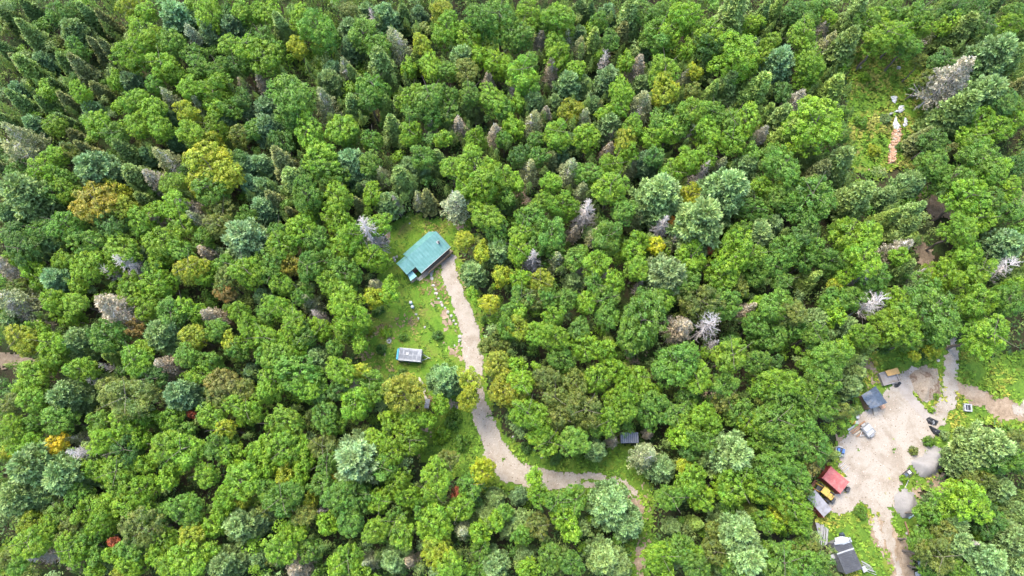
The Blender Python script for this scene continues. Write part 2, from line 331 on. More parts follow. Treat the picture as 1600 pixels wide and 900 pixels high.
# weeds and grass: small tilted blades and leaves in natural patches
def weeds(name, src, per, size, cols, seed, lift=-0.1, keepout=0.3, hmax=1.0):
    rs = np.random.RandomState(seed)
    P = [(s[1], s[2], s[3]) for s in SHEETS if s[0] in src]
    x = np.concatenate([p[0] for p in P]); y = np.concatenate([p[1] for p in P])
    n = int(len(x) * 0.09 * per); k = rs.randint(0, len(x), n)
    x = x[k] + rs.uniform(-.25, .25, n); y = y[k] + rs.uniform(-.25, .25, n)
    for nm, hx, hy, hd in HARD:                                     # not on the drive or the yard
        ok = hard_mask(nm, x, y, keepout)
        x, y = x[ok], y[ok]
    patch = fbm(x * 0.22 + 3 * seed, y * 0.22); fine = fbm(x * 0.9, y * 0.9 + seed)
    dens = fine + 0.6 * (patch - 0.5) + rs.uniform(-.15, .15, len(x)) > 0.44
    x, y, patch, fine = x[dens], y[dens], patch[dens], fine[dens]; n = len(x)
    cols = np.asarray(cols); sel = np.clip(((patch - 0.3) / 0.4) * len(cols) + rs.normal(0, 0.8, n), 0, len(cols) - 1).astype(int)
    base = cols[sel] * rs.uniform(0.65, 1.3, (n, 1))
    V = np.zeros((n, 4, 4, 3)); C = np.zeros((n, 4, 4, 3))
    s = size * rs.uniform(0.4, 1.0, n) * (0.6 + 1.2 * fine)
    for q in range(4):
        a = rs.uniform(0, 6.28, n); tilt = rs.uniform(0.2, 1.1, n)
        dx, dy = np.cos(a), np.sin(a)
        L = s * rs.uniform(0.6, 1.1, n); w = s * rs.uniform(0.18, 0.32, n); h = np.sin(tilt) * L * hmax
        ox, oy = dx * np.cos(tilt) * L, dy * np.cos(tilt) * L
        z0 = bump_h(x, y) + lift
        for c, (f, sgn) in enumerate([(0, -1), (0, 1), (1, 0.7), (1, -0.7)]):
            V[:, q, c, 0] = x + f * ox - sgn * dy * w; V[:, q, c, 1] = y + f * oy + sgn * dx * w; V[:, q, c, 2] = z0 + f * h + 0.02
        C[:, q] = (base * rs.uniform(0.8, 1.2, (n, 1)))[:, None]
    V = V.reshape(-1, 3); F = np.arange(len(V)).reshape(-1, 4)
    tag(link(name, mesh_np(name, V, F, C.reshape(-1, 3), M_weed)), kind='stuff')
def cellset(nm, c=0.3):
    s = [q for q in SHEETS if q[0] == nm][0]
    return set(zip(np.floor(s[1] / c).astype(int).tolist(), np.floor(s[2] / c).astype(int).tolist()))
HS = {nm: cellset(nm) for nm in ('driveway', 'gravel_yard', 'access_strip', 'woodland_track')}
HARD = [(nm, 0, 0, 0) for nm in HS]
def hard_mask(nm, x, y, k):
    h = HS[nm]; r = npr.rand(len(x))
    return np.array([(a, b) not in h or q < 0.012 for a, b, q in zip(np.floor(x / 0.3).astype(int).tolist(), np.floor(y / 0.3).astype(int).tolist(), r)], bool)
G1, G2, G3, G4, G5 = (0.07, 0.135, 0.015), (0.10, 0.175, 0.017), (0.135, 0.19, 0.022), (0.165, 0.18, 0.032), (0.17, 0.15, 0.045)
weeds('grass', ('lawn',), 5, 0.42, [np.array(q) * .86 for q in (G1, G1, G2, G3, G4, G5, (0.2, 0.15, 0.075))], 1, hmax=0.7)
weeds('verge_grass', ('roadside_verge', 'grassy_gap'), 7, 0.55, [G1, G1, G2, G2, G3], 2)
weeds('meadow_weeds', ('yard_meadow',), 7, 0.5, [G1, G2, G2, G3, G3, (0.2, 0.2, 0.03)], 3)
weeds('wild_weeds', ('hilltop_clearing',), 9, 0.6, [G1, G2, G3, (0.17, 0.17, 0.03), G2, (0.16, 0.165, 0.035)], 4)

# ------------------------------------------------------------------ tree meshes (unit crown radius 1)
def rot_frame(n_):
    """tangent frame for unit normals n_ (N,3)"""
    up = np.where(np.abs(n_[:, 2:3]) < 0.9, np.array([[0, 0, 1.0]]), np.array([[1.0, 0, 0]]))
    t = np.cross(up, n_); t /= np.linalg.norm(t, axis=1, keepdims=True) + 1e-9
    return t, np.cross(n_, t)
def leaf_quads(P, Nn, size, rs, asp=0.75):
    """one small leaf spray (quad, slightly folded) per point P facing along Nn"""
    t, b = rot_frame(Nn); a = rs.uniform(0, 6.28, len(P))[:, None]
    u = np.cos(a) * t + np.sin(a) * b; v = -np.sin(a) * t + np.cos(a) * b
    s = (size * rs.uniform(0.6, 1.25, len(P)))[:, None]
    V = np.stack([P - u * s, P - v * s * asp * 0.6 + Nn * s * 0.1, P + u * s, P + v * s * asp * 0.6 + Nn * s * 0.1], 1)
    return V
def unit(v): return v / (np.linalg.norm(v, axis=-1, keepdims=True) + 1e-9)
def crown_broad(seed, nlobe, nclump, nleaf, leaf, flat=0.85, loose=0.0):
    rs = np.random.RandomState(seed); sx, sy = rs.uniform(.82, 1.2), rs.uniform(.82, 1.2)
    lobes = [(np.array([0, 0, 0.12]), 0.66)]
    for i in range(nlobe):
        a = 6.28 * (i + rs.uniform(-.3, .3)) / nlobe * 1.0; rr = rs.uniform(0.25, 0.72); z = rs.uniform(-0.5, 0.55) - 0.35 * (rr - .35)
        lobes.append((np.array([rr * math.cos(a), rr * math.sin(a), z]), rs.uniform(0.26, 0.48)))
    for i in range(nlobe):
        a = 6.28 * (i + .5 + rs.uniform(-.3, .3)) / nlobe; rr = rs.uniform(0.42, 0.66)
        lobes.append((np.array([rr * math.cos(a), rr * math.sin(a), rs.uniform(-1.05, -.5)]), rs.uniform(0.28, 0.42)))
    LC = np.array([l[0] for l in lobes]); LR = np.array([l[1] for l in lobes])
    cl = []; tries = 0
    while len(cl) < nclump and tries < nclump * 60:
        tries += 1
        k = rs.randint(len(lobes)); d = unit(rs.normal(0, 1, 3))
        if d[2] < -0.35: continue
        p = LC[k] + d * LR[k] * rs.uniform(0.9, 1.08)
        if (np.linalg.norm(p - LC, axis=1) < LR * 0.86).any(): continue
        sep = 1.45 / nclump ** .5
        if cl and min(np.linalg.norm(p - q[0]) for q in cl) < sep * rs.uniform(0.7, 1.1): continue
        cl.append((p, d))
    Vs, Cs = [], []
    for p, d in cl:
        r = rs.uniform(0.75, 1.45) * 1.35 / nclump ** .5 * (1 + loose)
        up = unit(d + np.array([0, 0, 0.55]))
        n = int(nleaf * rs.uniform(0.7, 1.25))
        q = unit(rs.normal(0, 1, (n, 3)) + up * 0.75)
        rad = r * rs.uniform(0.45, 1.0, (n, 1)) ** 0.5 * (1 + 0.32 * rs.normal(0, 1, (n, 1)))
        P = p + q * rad * np.array([1, 1, 0.75])
        Nn = unit(q * 0.55 + up * 0.5 + np.array([0, 0, 0.35]) + rs.normal(0, 0.6, (n, 3)))
        Vs.append(leaf_quads(P, Nn, np.full(n, leaf), rs))
        tone = rs.uniform(0.78, 1.2); warm = rs.uniform(-0.08, 0.14)
        lt = tone * rs.uniform(0.60, 1.42, (n, 1))
        C = np.concatenate([lt * (1 + warm + rs.uniform(-.08, .1, (n, 1))), lt, lt * (1 - warm)], 1)
        Cs.append(np.repeat(C, 4, 0))
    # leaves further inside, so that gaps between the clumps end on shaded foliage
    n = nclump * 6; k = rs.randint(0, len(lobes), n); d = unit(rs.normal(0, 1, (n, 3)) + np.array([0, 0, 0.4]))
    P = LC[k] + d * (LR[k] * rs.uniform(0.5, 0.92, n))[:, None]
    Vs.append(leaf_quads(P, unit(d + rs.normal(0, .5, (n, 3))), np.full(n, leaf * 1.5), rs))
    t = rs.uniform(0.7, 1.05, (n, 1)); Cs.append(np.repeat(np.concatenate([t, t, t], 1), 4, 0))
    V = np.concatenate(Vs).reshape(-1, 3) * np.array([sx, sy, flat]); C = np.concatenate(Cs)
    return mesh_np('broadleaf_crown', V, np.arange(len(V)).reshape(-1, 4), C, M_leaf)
def needle_tufts(P, D, length, width, per, rs, fan=0.55):
    """per needle sprays at each P fanning out around direction D"""
    P = np.repeat(P, per, 0); D = np.repeat(D, per, 0); n = len(P)
    d = unit(D + rs.normal(0, fan, (n, 3)))
    t = unit(np.cross(d, rs.normal(0, 1, (n, 3)) * 0.6 + np.array([0, 0, 1.0])))
    L = np.repeat(length, per)[:, None] * rs.uniform(0.6, 1.2, (n, 1)) if hasattr(length, '__len__') else length * rs.uniform(0.6, 1.2, (n, 1))
    w = width * rs.uniform(0.7, 1.3, (n, 1))
    return np.stack([P - t * w * 0.5, P + d * L * 0.5 - t * w, P + d * L, P + d * L * 0.5 + t * w], 1)
def crown_conifer(seed, H, z0, levels, nb, prof, droop, tl, tw, per, tip_up=0.25, sub=3, sparse=0.0, start=0.3, name='conifer_crown', tufts=6):
    rs = np.random.RandomState(seed); P, D, T = [], [], []
    for k in range(levels):
        f = (k + rs.uniform(-.2, .2)) / levels; f = max(0.0, f); z = H * (z0 + (1 - z0) * f)
        Lk = prof(f)
        n = max(3, int(nb * (0.55 + 0.6 * Lk)))
        a0 = rs.uniform(0, 6.28)
        for i in range(n):
            if rs.rand() < sparse: continue
            a = a0 + 6.28 * i / n + rs.normal(0, .16); L = Lk * rs.uniform(0.72, 1.12)
            dz = rs.normal(droop, 0.07)
            tone = rs.uniform(0.78, 1.22)
            ca, sa = math.cos(a), math.sin(a)
            for s in np.linspace(start, 1.0, max(2, int(tufts * L + 2))):
                p = np.array([ca * L * s, sa * L * s, z + dz * L * s + tip_up * L * s * s])
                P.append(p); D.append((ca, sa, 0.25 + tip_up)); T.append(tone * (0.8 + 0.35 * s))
                for q in (-1, 1)[:sub]:
                    w = 0.30 * L * (1.05 - s) + 0.05
                    P.append(p + q * w * np.array([-sa, ca, 0.05]) * rs.uniform(0.5, 1.2)); D.append((ca - q * sa * 0.8, sa + q * ca * 0.8, 0.3)); T.append(tone * rs.uniform(0.8, 1.15))
    for s in np.linspace(0.9, 1.0, 4): P.append(np.array([0, 0, H * s])); D.append((0, 0, 1)); T.append(1.1)
    P = np.array(P); D = unit(np.array(D, float)); T = np.array(T)
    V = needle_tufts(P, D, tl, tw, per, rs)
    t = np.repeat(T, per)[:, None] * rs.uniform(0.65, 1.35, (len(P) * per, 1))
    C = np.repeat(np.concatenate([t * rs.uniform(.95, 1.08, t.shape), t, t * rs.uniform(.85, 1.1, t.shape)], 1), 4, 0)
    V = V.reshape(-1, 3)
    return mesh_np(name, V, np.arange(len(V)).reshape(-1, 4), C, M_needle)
def tube_np(A, B, r0, r1, sides=3):
    A, B = np.asarray(A, float), np.asarray(B, float); d = unit(B - A); t, b = rot_frame(d); n = len(A)
    ang = np.arange(sides) * 6.2832 / sides
    ring = np.cos(ang)[None, :, None] * t[:, None] + np.sin(ang)[None, :, None] * b[:, None]
    V = np.concatenate([A[:, None] + ring * np.reshape(r0, (-1, 1, 1)), B[:, None] + ring * np.reshape(r1, (-1, 1, 1))], 1)
    i = np.arange(sides); j = (i + 1) % sides
    F = np.stack([i, j, j + sides, i + sides], 1)[None] + (2 * sides * np.arange(n))[:, None, None]
    return V.reshape(-1, 3), F.reshape(-1, 4)
def bare_branches(seed, H, z0, levels, nb, prof, thick, tilt, mat, twigs=4, crook=0.12, name='bare_branches', trunk=True, top=1.0):
    """a trunk with bare limbs and twigs; twigs=0 gives limbs only"""
    rs = np.random.RandomState(seed); A, B, r0, r1 = [], [], [], []
    def seg(a, b, p, q): A.append(a); B.append(b); r0.append(p); r1.append(q)
    k = 7; pts = [np.array([rs.normal(0, .012 * H) if 0 < i else 0, rs.normal(0, .012 * H) if 0 < i else 0, H * top * i / k]) for i in range(k + 1)]
    for i in range(k): seg(pts[i], pts[i + 1], thick * (1 - .85 * i / k), thick * (1 - .85 * (i + 1) / k))
    for l in range(levels):
        f = (l + rs.rand()) / levels; z = H * top * (z0 + (1 - z0) * f)
        for i in range(nb):
            a = rs.uniform(0, 6.28); L = prof(f) * rs.uniform(0.55, 1.1)
            p = np.array([0, 0, z]); d = unit(np.array([math.cos(a), math.sin(a), rs.normal(tilt, .15)])); m = 3; t0 = thick * 0.30 * (1 - .5 * f)
            for s in range(m):
                q = p + d * L / m; seg(p, q, t0 * (1 - s / m * .7), t0 * (1 - (s + 1) / m * .7))
                for _ in range(twigs):
                    e = unit(d + rs.normal(0, .55, 3)); o_ = p + (q - p) * rs.rand(); tl = L * rs.uniform(.14, .34)
                    seg(o_, o_ + e * tl, t0 * .42, t0 * .16)
                p = q; d = unit(d + rs.normal(0, crook, 3) + np.array([0, 0, .05]))
    V, F = tube_np(A, B, np.array(r0), np.array(r1), 4 if twigs == 0 else 3)
    C = np.repeat(np.repeat(rs.uniform(.75, 1.2, (len(A), 1)), 3, 1), 2 * (4 if twigs == 0 else 3), 0)
    return mesh_np(name, V, F, C, mat)

BIG = [crown_broad(100 + i, 9, 220, 46, 0.046, 0.8 + 0.06 * (i % 4)) for i in range(9)]
MID = [crown_broad(200 + i, 7, 120, 46, 0.062, 0.85 + 0.08 * (i % 4)) for i in range(9)]
SML = [crown_broad(300 + i, 5, 70, 34, 0.09, 0.95 + 0.12 * (i % 3), 0.1) for i in range(6)]
pine_p = lambda f: (1 - f) ** 0.55 * (0.55 + 0.45 * min(1, f * 6 + .6)) + 0.05
spr_p = lambda f: (1 - f) ** 0.85 + 0.04
PINE = [crown_conifer(400 + i, 2.6, 0.28, 10, 8, pine_p, -0.02, 0.19, 0.034, 8, 0.22, tufts=9) for i in range(5)]
SPRUCE = [crown_conifer(500 + i, 4.0, 0.16, 19, 10, spr_p, -0.30, 0.17, 0.05, 4, 0.12, tufts=7) for i in range(5)]
FIR = [crown_conifer(550 + i, 3.3, 0.18, 15, 10, lambda f: (1 - f) ** 0.7 * 0.95 + .05, -0.12, 0.19, 0.05, 4, 0.1, tufts=8) for i in range(4)]
THIN = [crown_conifer(600 + i, 3.4, 0.36, 15, 9, spr_p, -0.2, 0.13, 0.034, 3, 0.1, sparse=0.34, start=0.4, name='sparse_crown', tufts=6) for i in range(4)]
TR_B = [bare_branches(700 + i, 1.0, 0.5, 2, 3, lambda f: 0.28, 0.022, 0.9, M_bark, 0, name='trunk') for i in range(3)]
TR_C = [bare_branches(720 + i, 1.0, 0.1, 6, 3, lambda f: 0.12 * (1 - f) + .02, 0.016, 0.0, M_bark, 0, name='trunk') for i in range(2)]
DEAD = [bare_branches(740 + i, 3.2, 0.12, 24, 8, lambda f: (1 - f) ** 0.7 + .05, 0.075, 0.02, M_grey, 5, name='trunk') for i in range(4)]
SNAG = [bare_branches(760 + i, 3.0, 0.34, 12, 5, lambda f: 0.95 * (1 - .55 * f), 0.052, 0.5, M_grey, 7, 0.25, name='trunk') for i in range(3)]
HALF = [bare_branches(780 + i, 3.35, 0.14, 14, 7, lambda f: (1 - f) ** 0.8 + .03, 0.055, -0.08, M_grey, 4, name='trunk', top=0.98) for i in range(3)]

# ------------------------------------------------------------------ the trees of the photo
# kind + colour, x, y, radius, in sixteen tiles of 400 x 225 photo pixels, each read at four times its size
TILES = {}
TILES[0, 0] = '''sg 80 120 65;sd 200 60 60;bg 330 60 60;bd 440 60 60;sd 580 110 70;so 680 150 60;sg 200 220 80;pg 450 180 80;bg 450 290 70;so 630 310 60;so 700 330 60;sg 60 320 60;so 140 400 60;sl 210 440 85;pu 270 370 60;so 520 450 80;sd 430 400 60;pu 110 560 60;bl 270 560 50;bl 480 560 60;so 640 560 55;sd 350 550 55;bl 715 490 50;sd 150 650 70;sd 300 650 60;so 420 650 60;pu 560 660 60;bl 320 760 65;pu 190 770 60;bl 580 750 70;sg 60 770 60;sd 430 760 60;wo 130 860 90;bg 700 830 70;so 480 860 60;by 800 20 60;bl 900 60 60;pu 1090 100 95;bl 1290 60 80;bd 1400 80 55;bl 1500 50 70;bl 1585 60 60;bl 820 110 40;bl 880 190 85;bl 820 310 85;bg 1040 230 70;wu 1200 220 70;pd 1310 190 75;pd 1450 160 80;bl 1410 260 65;bl 1540 270 75;bg 1190 310 60;bl 1000 380 75;bl 1070 440 60;bg 1230 410 80;bg 1360 420 70;bg 1530 380 60;bd 1460 390 55;pd 820 500 75;bg 950 510 50;bl 1170 530 75;bl 1310 540 90;wo 1050 610 60;bl 820 610 70;bl 940 660 60;wu 1250 640 50;bl 1340 660 50;bg 1430 660 55;pu 1060 710 50;by 1150 690 60;bl 850 760 75;bl 980 780 75;bl 1180 810 80;bl 1330 780 70;pu 1430 740 60;pd 1570 700 60;bg 1570 800 50;pu 1070 860 45;by 1310 880 60;bo 1480 830 60;wn 1510 520 45;bd 1500 600 50'''
TILES[1, 0] = '''bl 40 330 90;bg 40 220 55;bg 120 280 50;by 250 270 60;bg 380 150 115;pu 580 180 70;bg 660 180 85;pu 590 270 65;bg 760 270 65;pu 800 90 80;xn 735 130 45;wo 890 260 90;sd 920 110 60;pd 1010 80 60;by 1160 40 70;bl 1190 150 95;bl 1325 205 80;by 1030 250 60;bg 1400 80 95;bg 1520 90 90;bg 1590 170 50;sl 1000 390 55;bl 1090 390 70;bg 1180 420 60;pg 1280 340 80;bl 1400 335 50;bl 1510 370 80;bo 1310 430 70;sg 780 420 100;bl 950 410 50;pu 470 420 60;wo 560 430 60;pg 450 510 80;sg 620 480 55;bg 720 520 80;wn 1450 500 50;bl 1480 600 80;bg 200 570 135;bg 225 690 100;wn 30 510 50;pd 60 680 80;pu 80 800 85;wo 430 640 75;sg 620 650 70;bg 700 600 70;sl 820 660 60;sg 900 680 60;bl 960 590 70;bg 1080 590 90;bg 1190 590 70;sg 1295 620 35;bg 1330 570 70;su 1040 670 40;bg 1200 690 60;bg 1100 720 55;sg 1320 690 60;so 1390 690 50;bg 1550 660 60;bg 980 690 50;sg 850 800 70;bl 520 780 80;bl 320 810 90;bg 570 840 60;bg 720 860 60;bl 960 820 70;wn 1080 800 50;bl 1160 850 50;sg 1190 770 60;wn 1270 780 60;wn 1500 820 60;bl 1370 860 60;bg 1550 850 50;bl 1590 760 50;sd 230 840 40;bd 150 860 60;sg 165 170 80;bo 570 50 50;pu 690 60 60;bl 60 60 60;bl 260 90 60'''
TILES[2, 0] = '''bl 100 60 90;bg 40 190 80;bl 300 100 105;bg 200 120 60;pg 430 50 55;sd 480 70 50;pu 600 70 60;bg 550 120 50;sg 745 120 90;bg 830 60 60;bg 920 60 70;bl 1090 70 95;bl 1000 160 80;bg 920 190 95;wn 170 240 50;bl 280 260 60;wo 350 250 50;wo 420 290 60;sl 510 290 75;xw 580 360 45;pu 430 200 50;bg 620 230 60;so 690 220 60;wn 790 410 65;bl 720 370 50;pd 820 300 50;bl 1100 290 50;bl 1240 170 80;bd 1240 270 65;sg 1370 100 120;bl 1500 130 60;sg 1560 90 65;bl 1430 320 135;bl 1560 330 60;bl 960 420 95;pu 590 480 80;wn 250 440 60;bl 290 330 70;bl 400 420 60;bl 60 440 90;bg 120 360 50;pg 350 500 80;pg 450 510 60;xw 10 530 35;bg 110 540 60;bl 30 630 50;pg 140 630 70;pg 270 640 55;wo 120 760 70;wn 210 700 50;by 360 670 60;wo 440 730 60;pg 510 650 60;so 540 690 50;bl 690 540 70;pg 820 520 60;by 960 540 85;wo 1075 480 50;by 1150 430 50;sg 1210 430 55;sl 1240 580 60;sg 1340 540 85;sl 1440 510 60;sl 1520 550 95;pu 1590 480 50;bo 1140 550 50;pg 1110 590 50;wo 825 640 85;bl 590 690 50;bl 680 650 60;pg 600 770 80;bl 760 770 70;bd 970 670 60;bl 1130 670 80;bg 1260 700 70;bg 1380 740 70;bl 1470 740 80;sl 1585 720 60;bl 20 790 50;bl 280 820 80;bl 470 840 70;wn 620 850 50;by 720 860 70;bl 880 850 60;bl 990 800 60;bg 940 750 60;bg 1060 770 60;xw 1130 820 45;bl 1230 800 80;bl 1380 860 70;wn 1560 820 50;wo 1250 870 45;bg 150 860 50;pu 380 870 50'''
TILES[3, 0] = '''sl 30 80 65;sg 100 130 70;bd 180 50 60;bg 270 60 70;bl 400 90 45;sg 520 120 90;bg 330 20 50;bg 620 130 80;bl 690 90 65;bl 750 210 105;bl 860 180 70;bg 880 290 80;bg 780 50 70;bg 960 60 75;bl 990 140 70;bd 1170 40 80;bl 1150 120 60;sg 1185 215 95;wo 1100 170 50;bd 1310 60 80;bd 1370 140 70;sd 1400 60 60;bg 1570 50 60;bl 1530 140 70;sg 1570 230 55;wn 340 170 50;bl 230 180 85;bl 40 240 60;pu 70 370 95;bl 280 350 85;bl 260 450 80;sg 470 320 110;wo 380 250 60;sl 390 570 85;wn 180 620 70;bl 310 750 140;sg 60 750 85;sl 90 840 80;pd 20 560 55;bd 110 560 50;wn 1170 460 125;pg 1420 310 120;sg 1500 390 85;pg 1370 560 110;bd 1110 370 80;bo 935 390 55;bo 1000 470 55;sg 1150 700 130;bl 1350 720 80;bl 1440 780 90;bd 1490 620 80;so 1560 550 70;bg 1560 640 60;bl 1560 740 60;bl 1310 850 90;so 960 860 60;bd 1060 860 70;bg 480 810 60;bg 530 700 50'''
TILES[0, 1] = '''wo 140 40 100;so 40 170 60;bg 90 160 60;bl 330 60 70;bl 240 160 85;bg 360 200 70;pd 420 30 60;so 560 40 60;pu 600 140 120;sd 800 60 80;sg 870 210 100;wn 960 200 70;pu 910 60 50;wo 1045 90 75;bl 1060 230 70;by 1290 120 130;by 1250 230 80;by 1390 170 85;bg 1300 270 90;pu 1550 110 75;pu 1560 240 70;bd 1470 80 55;pg 130 310 130;pg 60 420 80;bl 390 280 70;bg 310 290 60;pu 350 390 60;ao 570 330 115;by 720 290 70;by 745 390 70;sd 830 360 55;bd 680 490 105;sg 920 350 65;bl 1060 370 80;wn 1170 390 75;wo 1230 480 65;bl 930 420 60;wn 980 480 60;bl 860 480 70;bl 1130 500 60;bo 1390 400 60;bo 1350 500 80;bg 1520 440 50;pL 1510 590 125;bg 250 530 80;bg 400 490 80;pg 270 600 80;bd 110 650 90;bl 80 700 60;bg 540 600 80;xw 620 610 45;bl 740 640 90;bl 1000 600 95;bg 880 560 50;pd 900 690 65;bg 950 750 60;bl 680 740 60;bl 370 720 60;bl 520 740 90;bd 60 540 60;wn 50 780 90;bl 180 780 55;bl 240 840 60;pu 340 840 90;xw 810 760 80;xw 690 800 55;bl 790 870 65;bl 960 850 80;bl 990 720 60;bg 1110 650 70;wn 1290 680 65;by 1180 770 90;bl 1280 800 70;bg 1400 740 60;bo 1390 840 65;bl 1530 780 100;bl 480 880 50;bo 100 880 50;bg 1250 590 60;bo 440 40 50'''
TILES[1, 1] = '''pu 30 120 70;pu 40 250 70;pu 60 390 80;so 180 130 90;sg 235 220 95;bg 300 300 95;so 130 350 70;bd 330 130 70;bl 390 80 90;bg 450 170 85;pu 590 110 95;pg 510 150 55;bg 700 100 70;wo 790 180 60;sg 740 220 55;bl 500 310 90;bl 720 300 65;pg 820 350 75;sg 910 220 85;pu 950 110 55;pu 1015 140 60;bg 1040 60 70;sg 1130 90 65;bl 1220 130 60;bl 1370 130 120;bl 1410 240 110;bl 1300 250 70;bl 1560 200 65;bg 1565 330 50;xn 890 395 50;wo 1000 390 65;so 1065 350 60;wu 1238 345 90;so 235 430 55;bl 320 430 50;sd 650 290 50;so 650 380 50;bl 500 460 85;bl 590 560 80;bl 760 490 60;xW 705 545 95;bl 730 700 85;bl 660 680 60;bl 280 530 90;bg 370 590 80;bl 150 620 80;ao 200 750 65;bg 60 720 90;bg 320 760 80;bg 420 720 80;bl 500 640 70;bl 150 860 70;bl 450 860 80;bg 550 800 80;pL 20 560 65;bg 130 540 60;bg 90 810 60;by 1300 590 65;bl 1440 440 85;bg 1500 520 75;pg 1520 650 80;pg 1325 790 95;by 1540 810 50;by 1410 670 50;pg 1560 360 50;wL 740 870 50;bl 830 890 50'''
TILES[2, 1] = '''bd 40 60 60;bg 160 60 60;pu 290 50 60;wo 100 160 70;so 230 100 60;wo 360 150 75;bl 20 240 50;bl 250 230 70;bg 480 170 75;so 510 200 60;wn 600 30 50;bl 630 120 65;wo 745 130 50;bl 620 250 100;pd 840 100 70;bl 730 40 60;bd 900 60 60;bl 1000 170 80;bl 1110 90 80;xn 1195 170 55;wo 1310 120 50;pg 1460 120 75;pg 1355 260 135;bl 1230 60 60;bg 1500 50 50;pg 930 290 125;pg 880 410 80;by 1130 310 75;pg 1180 480 145;bl 190 350 65;bl 320 370 85;wo 440 270 60;xn 465 420 75;bg 710 400 80;so 770 470 60;xw 940 510 65;ar 1015 490 35;wo 1010 600 60;ay 905 620 48;bl 810 600 60;wn 380 550 45;wo 520 560 60;bg 600 560 90;bl 530 730 80;bg 250 550 90;bg 110 460 85;bl 50 550 65;bl 40 650 75;xn 130 720 70;wo 290 720 65;bg 400 700 60;wn 435 790 45;xn 595 820 38;bl 640 860 65;bl 760 660 60;bl 790 770 75;pL 980 780 125;bl 1130 690 85;ac 1255 650 28;bl 1400 680 105;bl 1500 680 80;wn 1215 790 42;bl 1320 810 85;bl 50 830 60;bg 150 620 60;by 180 850 65;pg 400 860 65;bg 520 870 55;pg 1530 540 95;bg 1430 550 80;bg 1520 400 75;bl 1570 250 60;bg 1110 860 65;bg 1530 820 60;bo 1430 890 50;xn 800 880 35;bg 270 650 60'''
TILES[3, 1] = '''bg 100 120 105;bg 40 60 55;sg 250 60 65;sg 440 110 105;so 330 190 80;bg 80 310 85;by 110 250 50;bg 270 320 125;pg 40 500 75;sg 560 330 110;pg 750 310 65;pg 850 180 115;pg 910 240 75;bg 1050 100 85;so 1100 60 60;bg 1180 200 110;xn 1240 240 40;bg 1370 80 110;bl 1400 170 95;bl 1280 320 100;bg 1420 360 90;bl 1530 270 75;bl 1200 500 125;bl 1330 460 85;sg 890 420 105;sg 850 520 85;sl 730 460 60;bl 520 540 95;bl 660 560 85;bd 250 550 95;bg 300 640 60;bg 110 640 85;wn 820 640 70;sl 880 590 55;bl 620 700 105;bl 850 690 60;sg 850 780 80;bg 690 810 90;xw 590 820 75;xn 950 770 50;bg 60 740 80;bg 250 720 60;bg 410 720 75;sl 260 830 65;bg 100 850 65;bl 480 830 50;by 430 880 45;pu 1480 610 105;bl 1270 680 85;bl 1340 780 90;bl 1120 790 105;xW 1480 770 85;bd 1570 120 60;bl 1560 870 50;so 970 530 45;bg 1560 400 60;bg 1580 530 50'''
TILES[0, 2] = '''wo 80 70 110;wn 150 120 80;pg 70 180 75;bl 300 70 70;bl 450 80 70;bl 400 170 65;wn 690 130 120;bl 790 30 75;bl 900 110 80;bg 1040 140 80;bl 1130 110 60;bl 1210 150 60;wn 1320 160 70;ab 1400 30 50;bl 1480 140 60;bl 1540 230 70;bg 1330 260 65;by 1190 300 70;pg 1000 290 105;ab 800 250 55;bg 650 290 85;pg 490 330 90;by 110 310 95;bl 210 260 60;wn 270 240 50;bl 310 340 80;bl 300 430 65;sl 700 430 55;bl 830 450 95;bl 870 380 60;wn 1030 480 80;bg 1150 420 75;bd 930 560 70;bl 480 500 85;xw 660 490 35;xn 590 580 42;bl 180 540 85;bl 120 610 55;pg 400 660 105;pg 530 650 70;bl 180 700 75;bo 690 630 95;bo 790 680 125;pu 1110 650 105;ob 1370 580 85;bo 1350 670 80;bo 1500 640 60;bl 1240 530 60;bg 1300 460 60;bl 1540 330 60;by 1420 330 50;bg 1480 390 60;bl 1450 720 70;bl 1300 800 85;bl 1540 770 80;ac 1190 790 25;bl 760 820 105;bg 590 850 60;bl 900 800 60;bl 1050 810 60;bg 330 830 85;bl 60 860 70;bo 50 720 60;bg 1140 880 50;bg 170 860 60;by 1390 880 60;pd 1570 510 55'''
TILES[1, 2] = '''pg 40 50 60;bl 130 110 70;bl 230 200 85;bg 60 170 50;wo 330 90 65;xn 385 170 45;bg 280 40 60;bl 540 60 105;bl 590 170 100;bl 640 220 60;bl 400 250 60;bl 550 260 60;by 730 50 50;bl 820 40 50;bg 290 290 65;bl 60 310 85;bl 180 330 60;bl 260 370 50;pg 370 430 75;bg 490 370 50;bl 640 340 50;bl 130 430 85;bg 40 420 60;bg 260 540 120;bl 310 620 90;bl 100 570 90;bl 50 650 60;bl 510 510 80;by 640 510 50;xn 595 590 38;bg 710 570 65;bl 610 720 90;bl 690 690 55;bd 500 640 60;bg 750 640 55;ao 940 560 90;oy 920 660 115;pM 1150 580 105;by 1335 570 62;by 1325 690 72;bl 1150 730 55;bl 970 830 75;bl 1070 820 50;bl 840 830 60;bl 190 830 80;bl 110 850 65;bg 410 780 70;bg 480 850 65;oy 1510 470 75;oy 1540 650 90;by 1570 560 60;bo 1420 370 35;ay 1460 90 50;bg 1560 250 60;bo 1520 320 60;bl 1380 80 35;bg 1580 130 50;bd 380 650 60;bl 1350 30 35'''
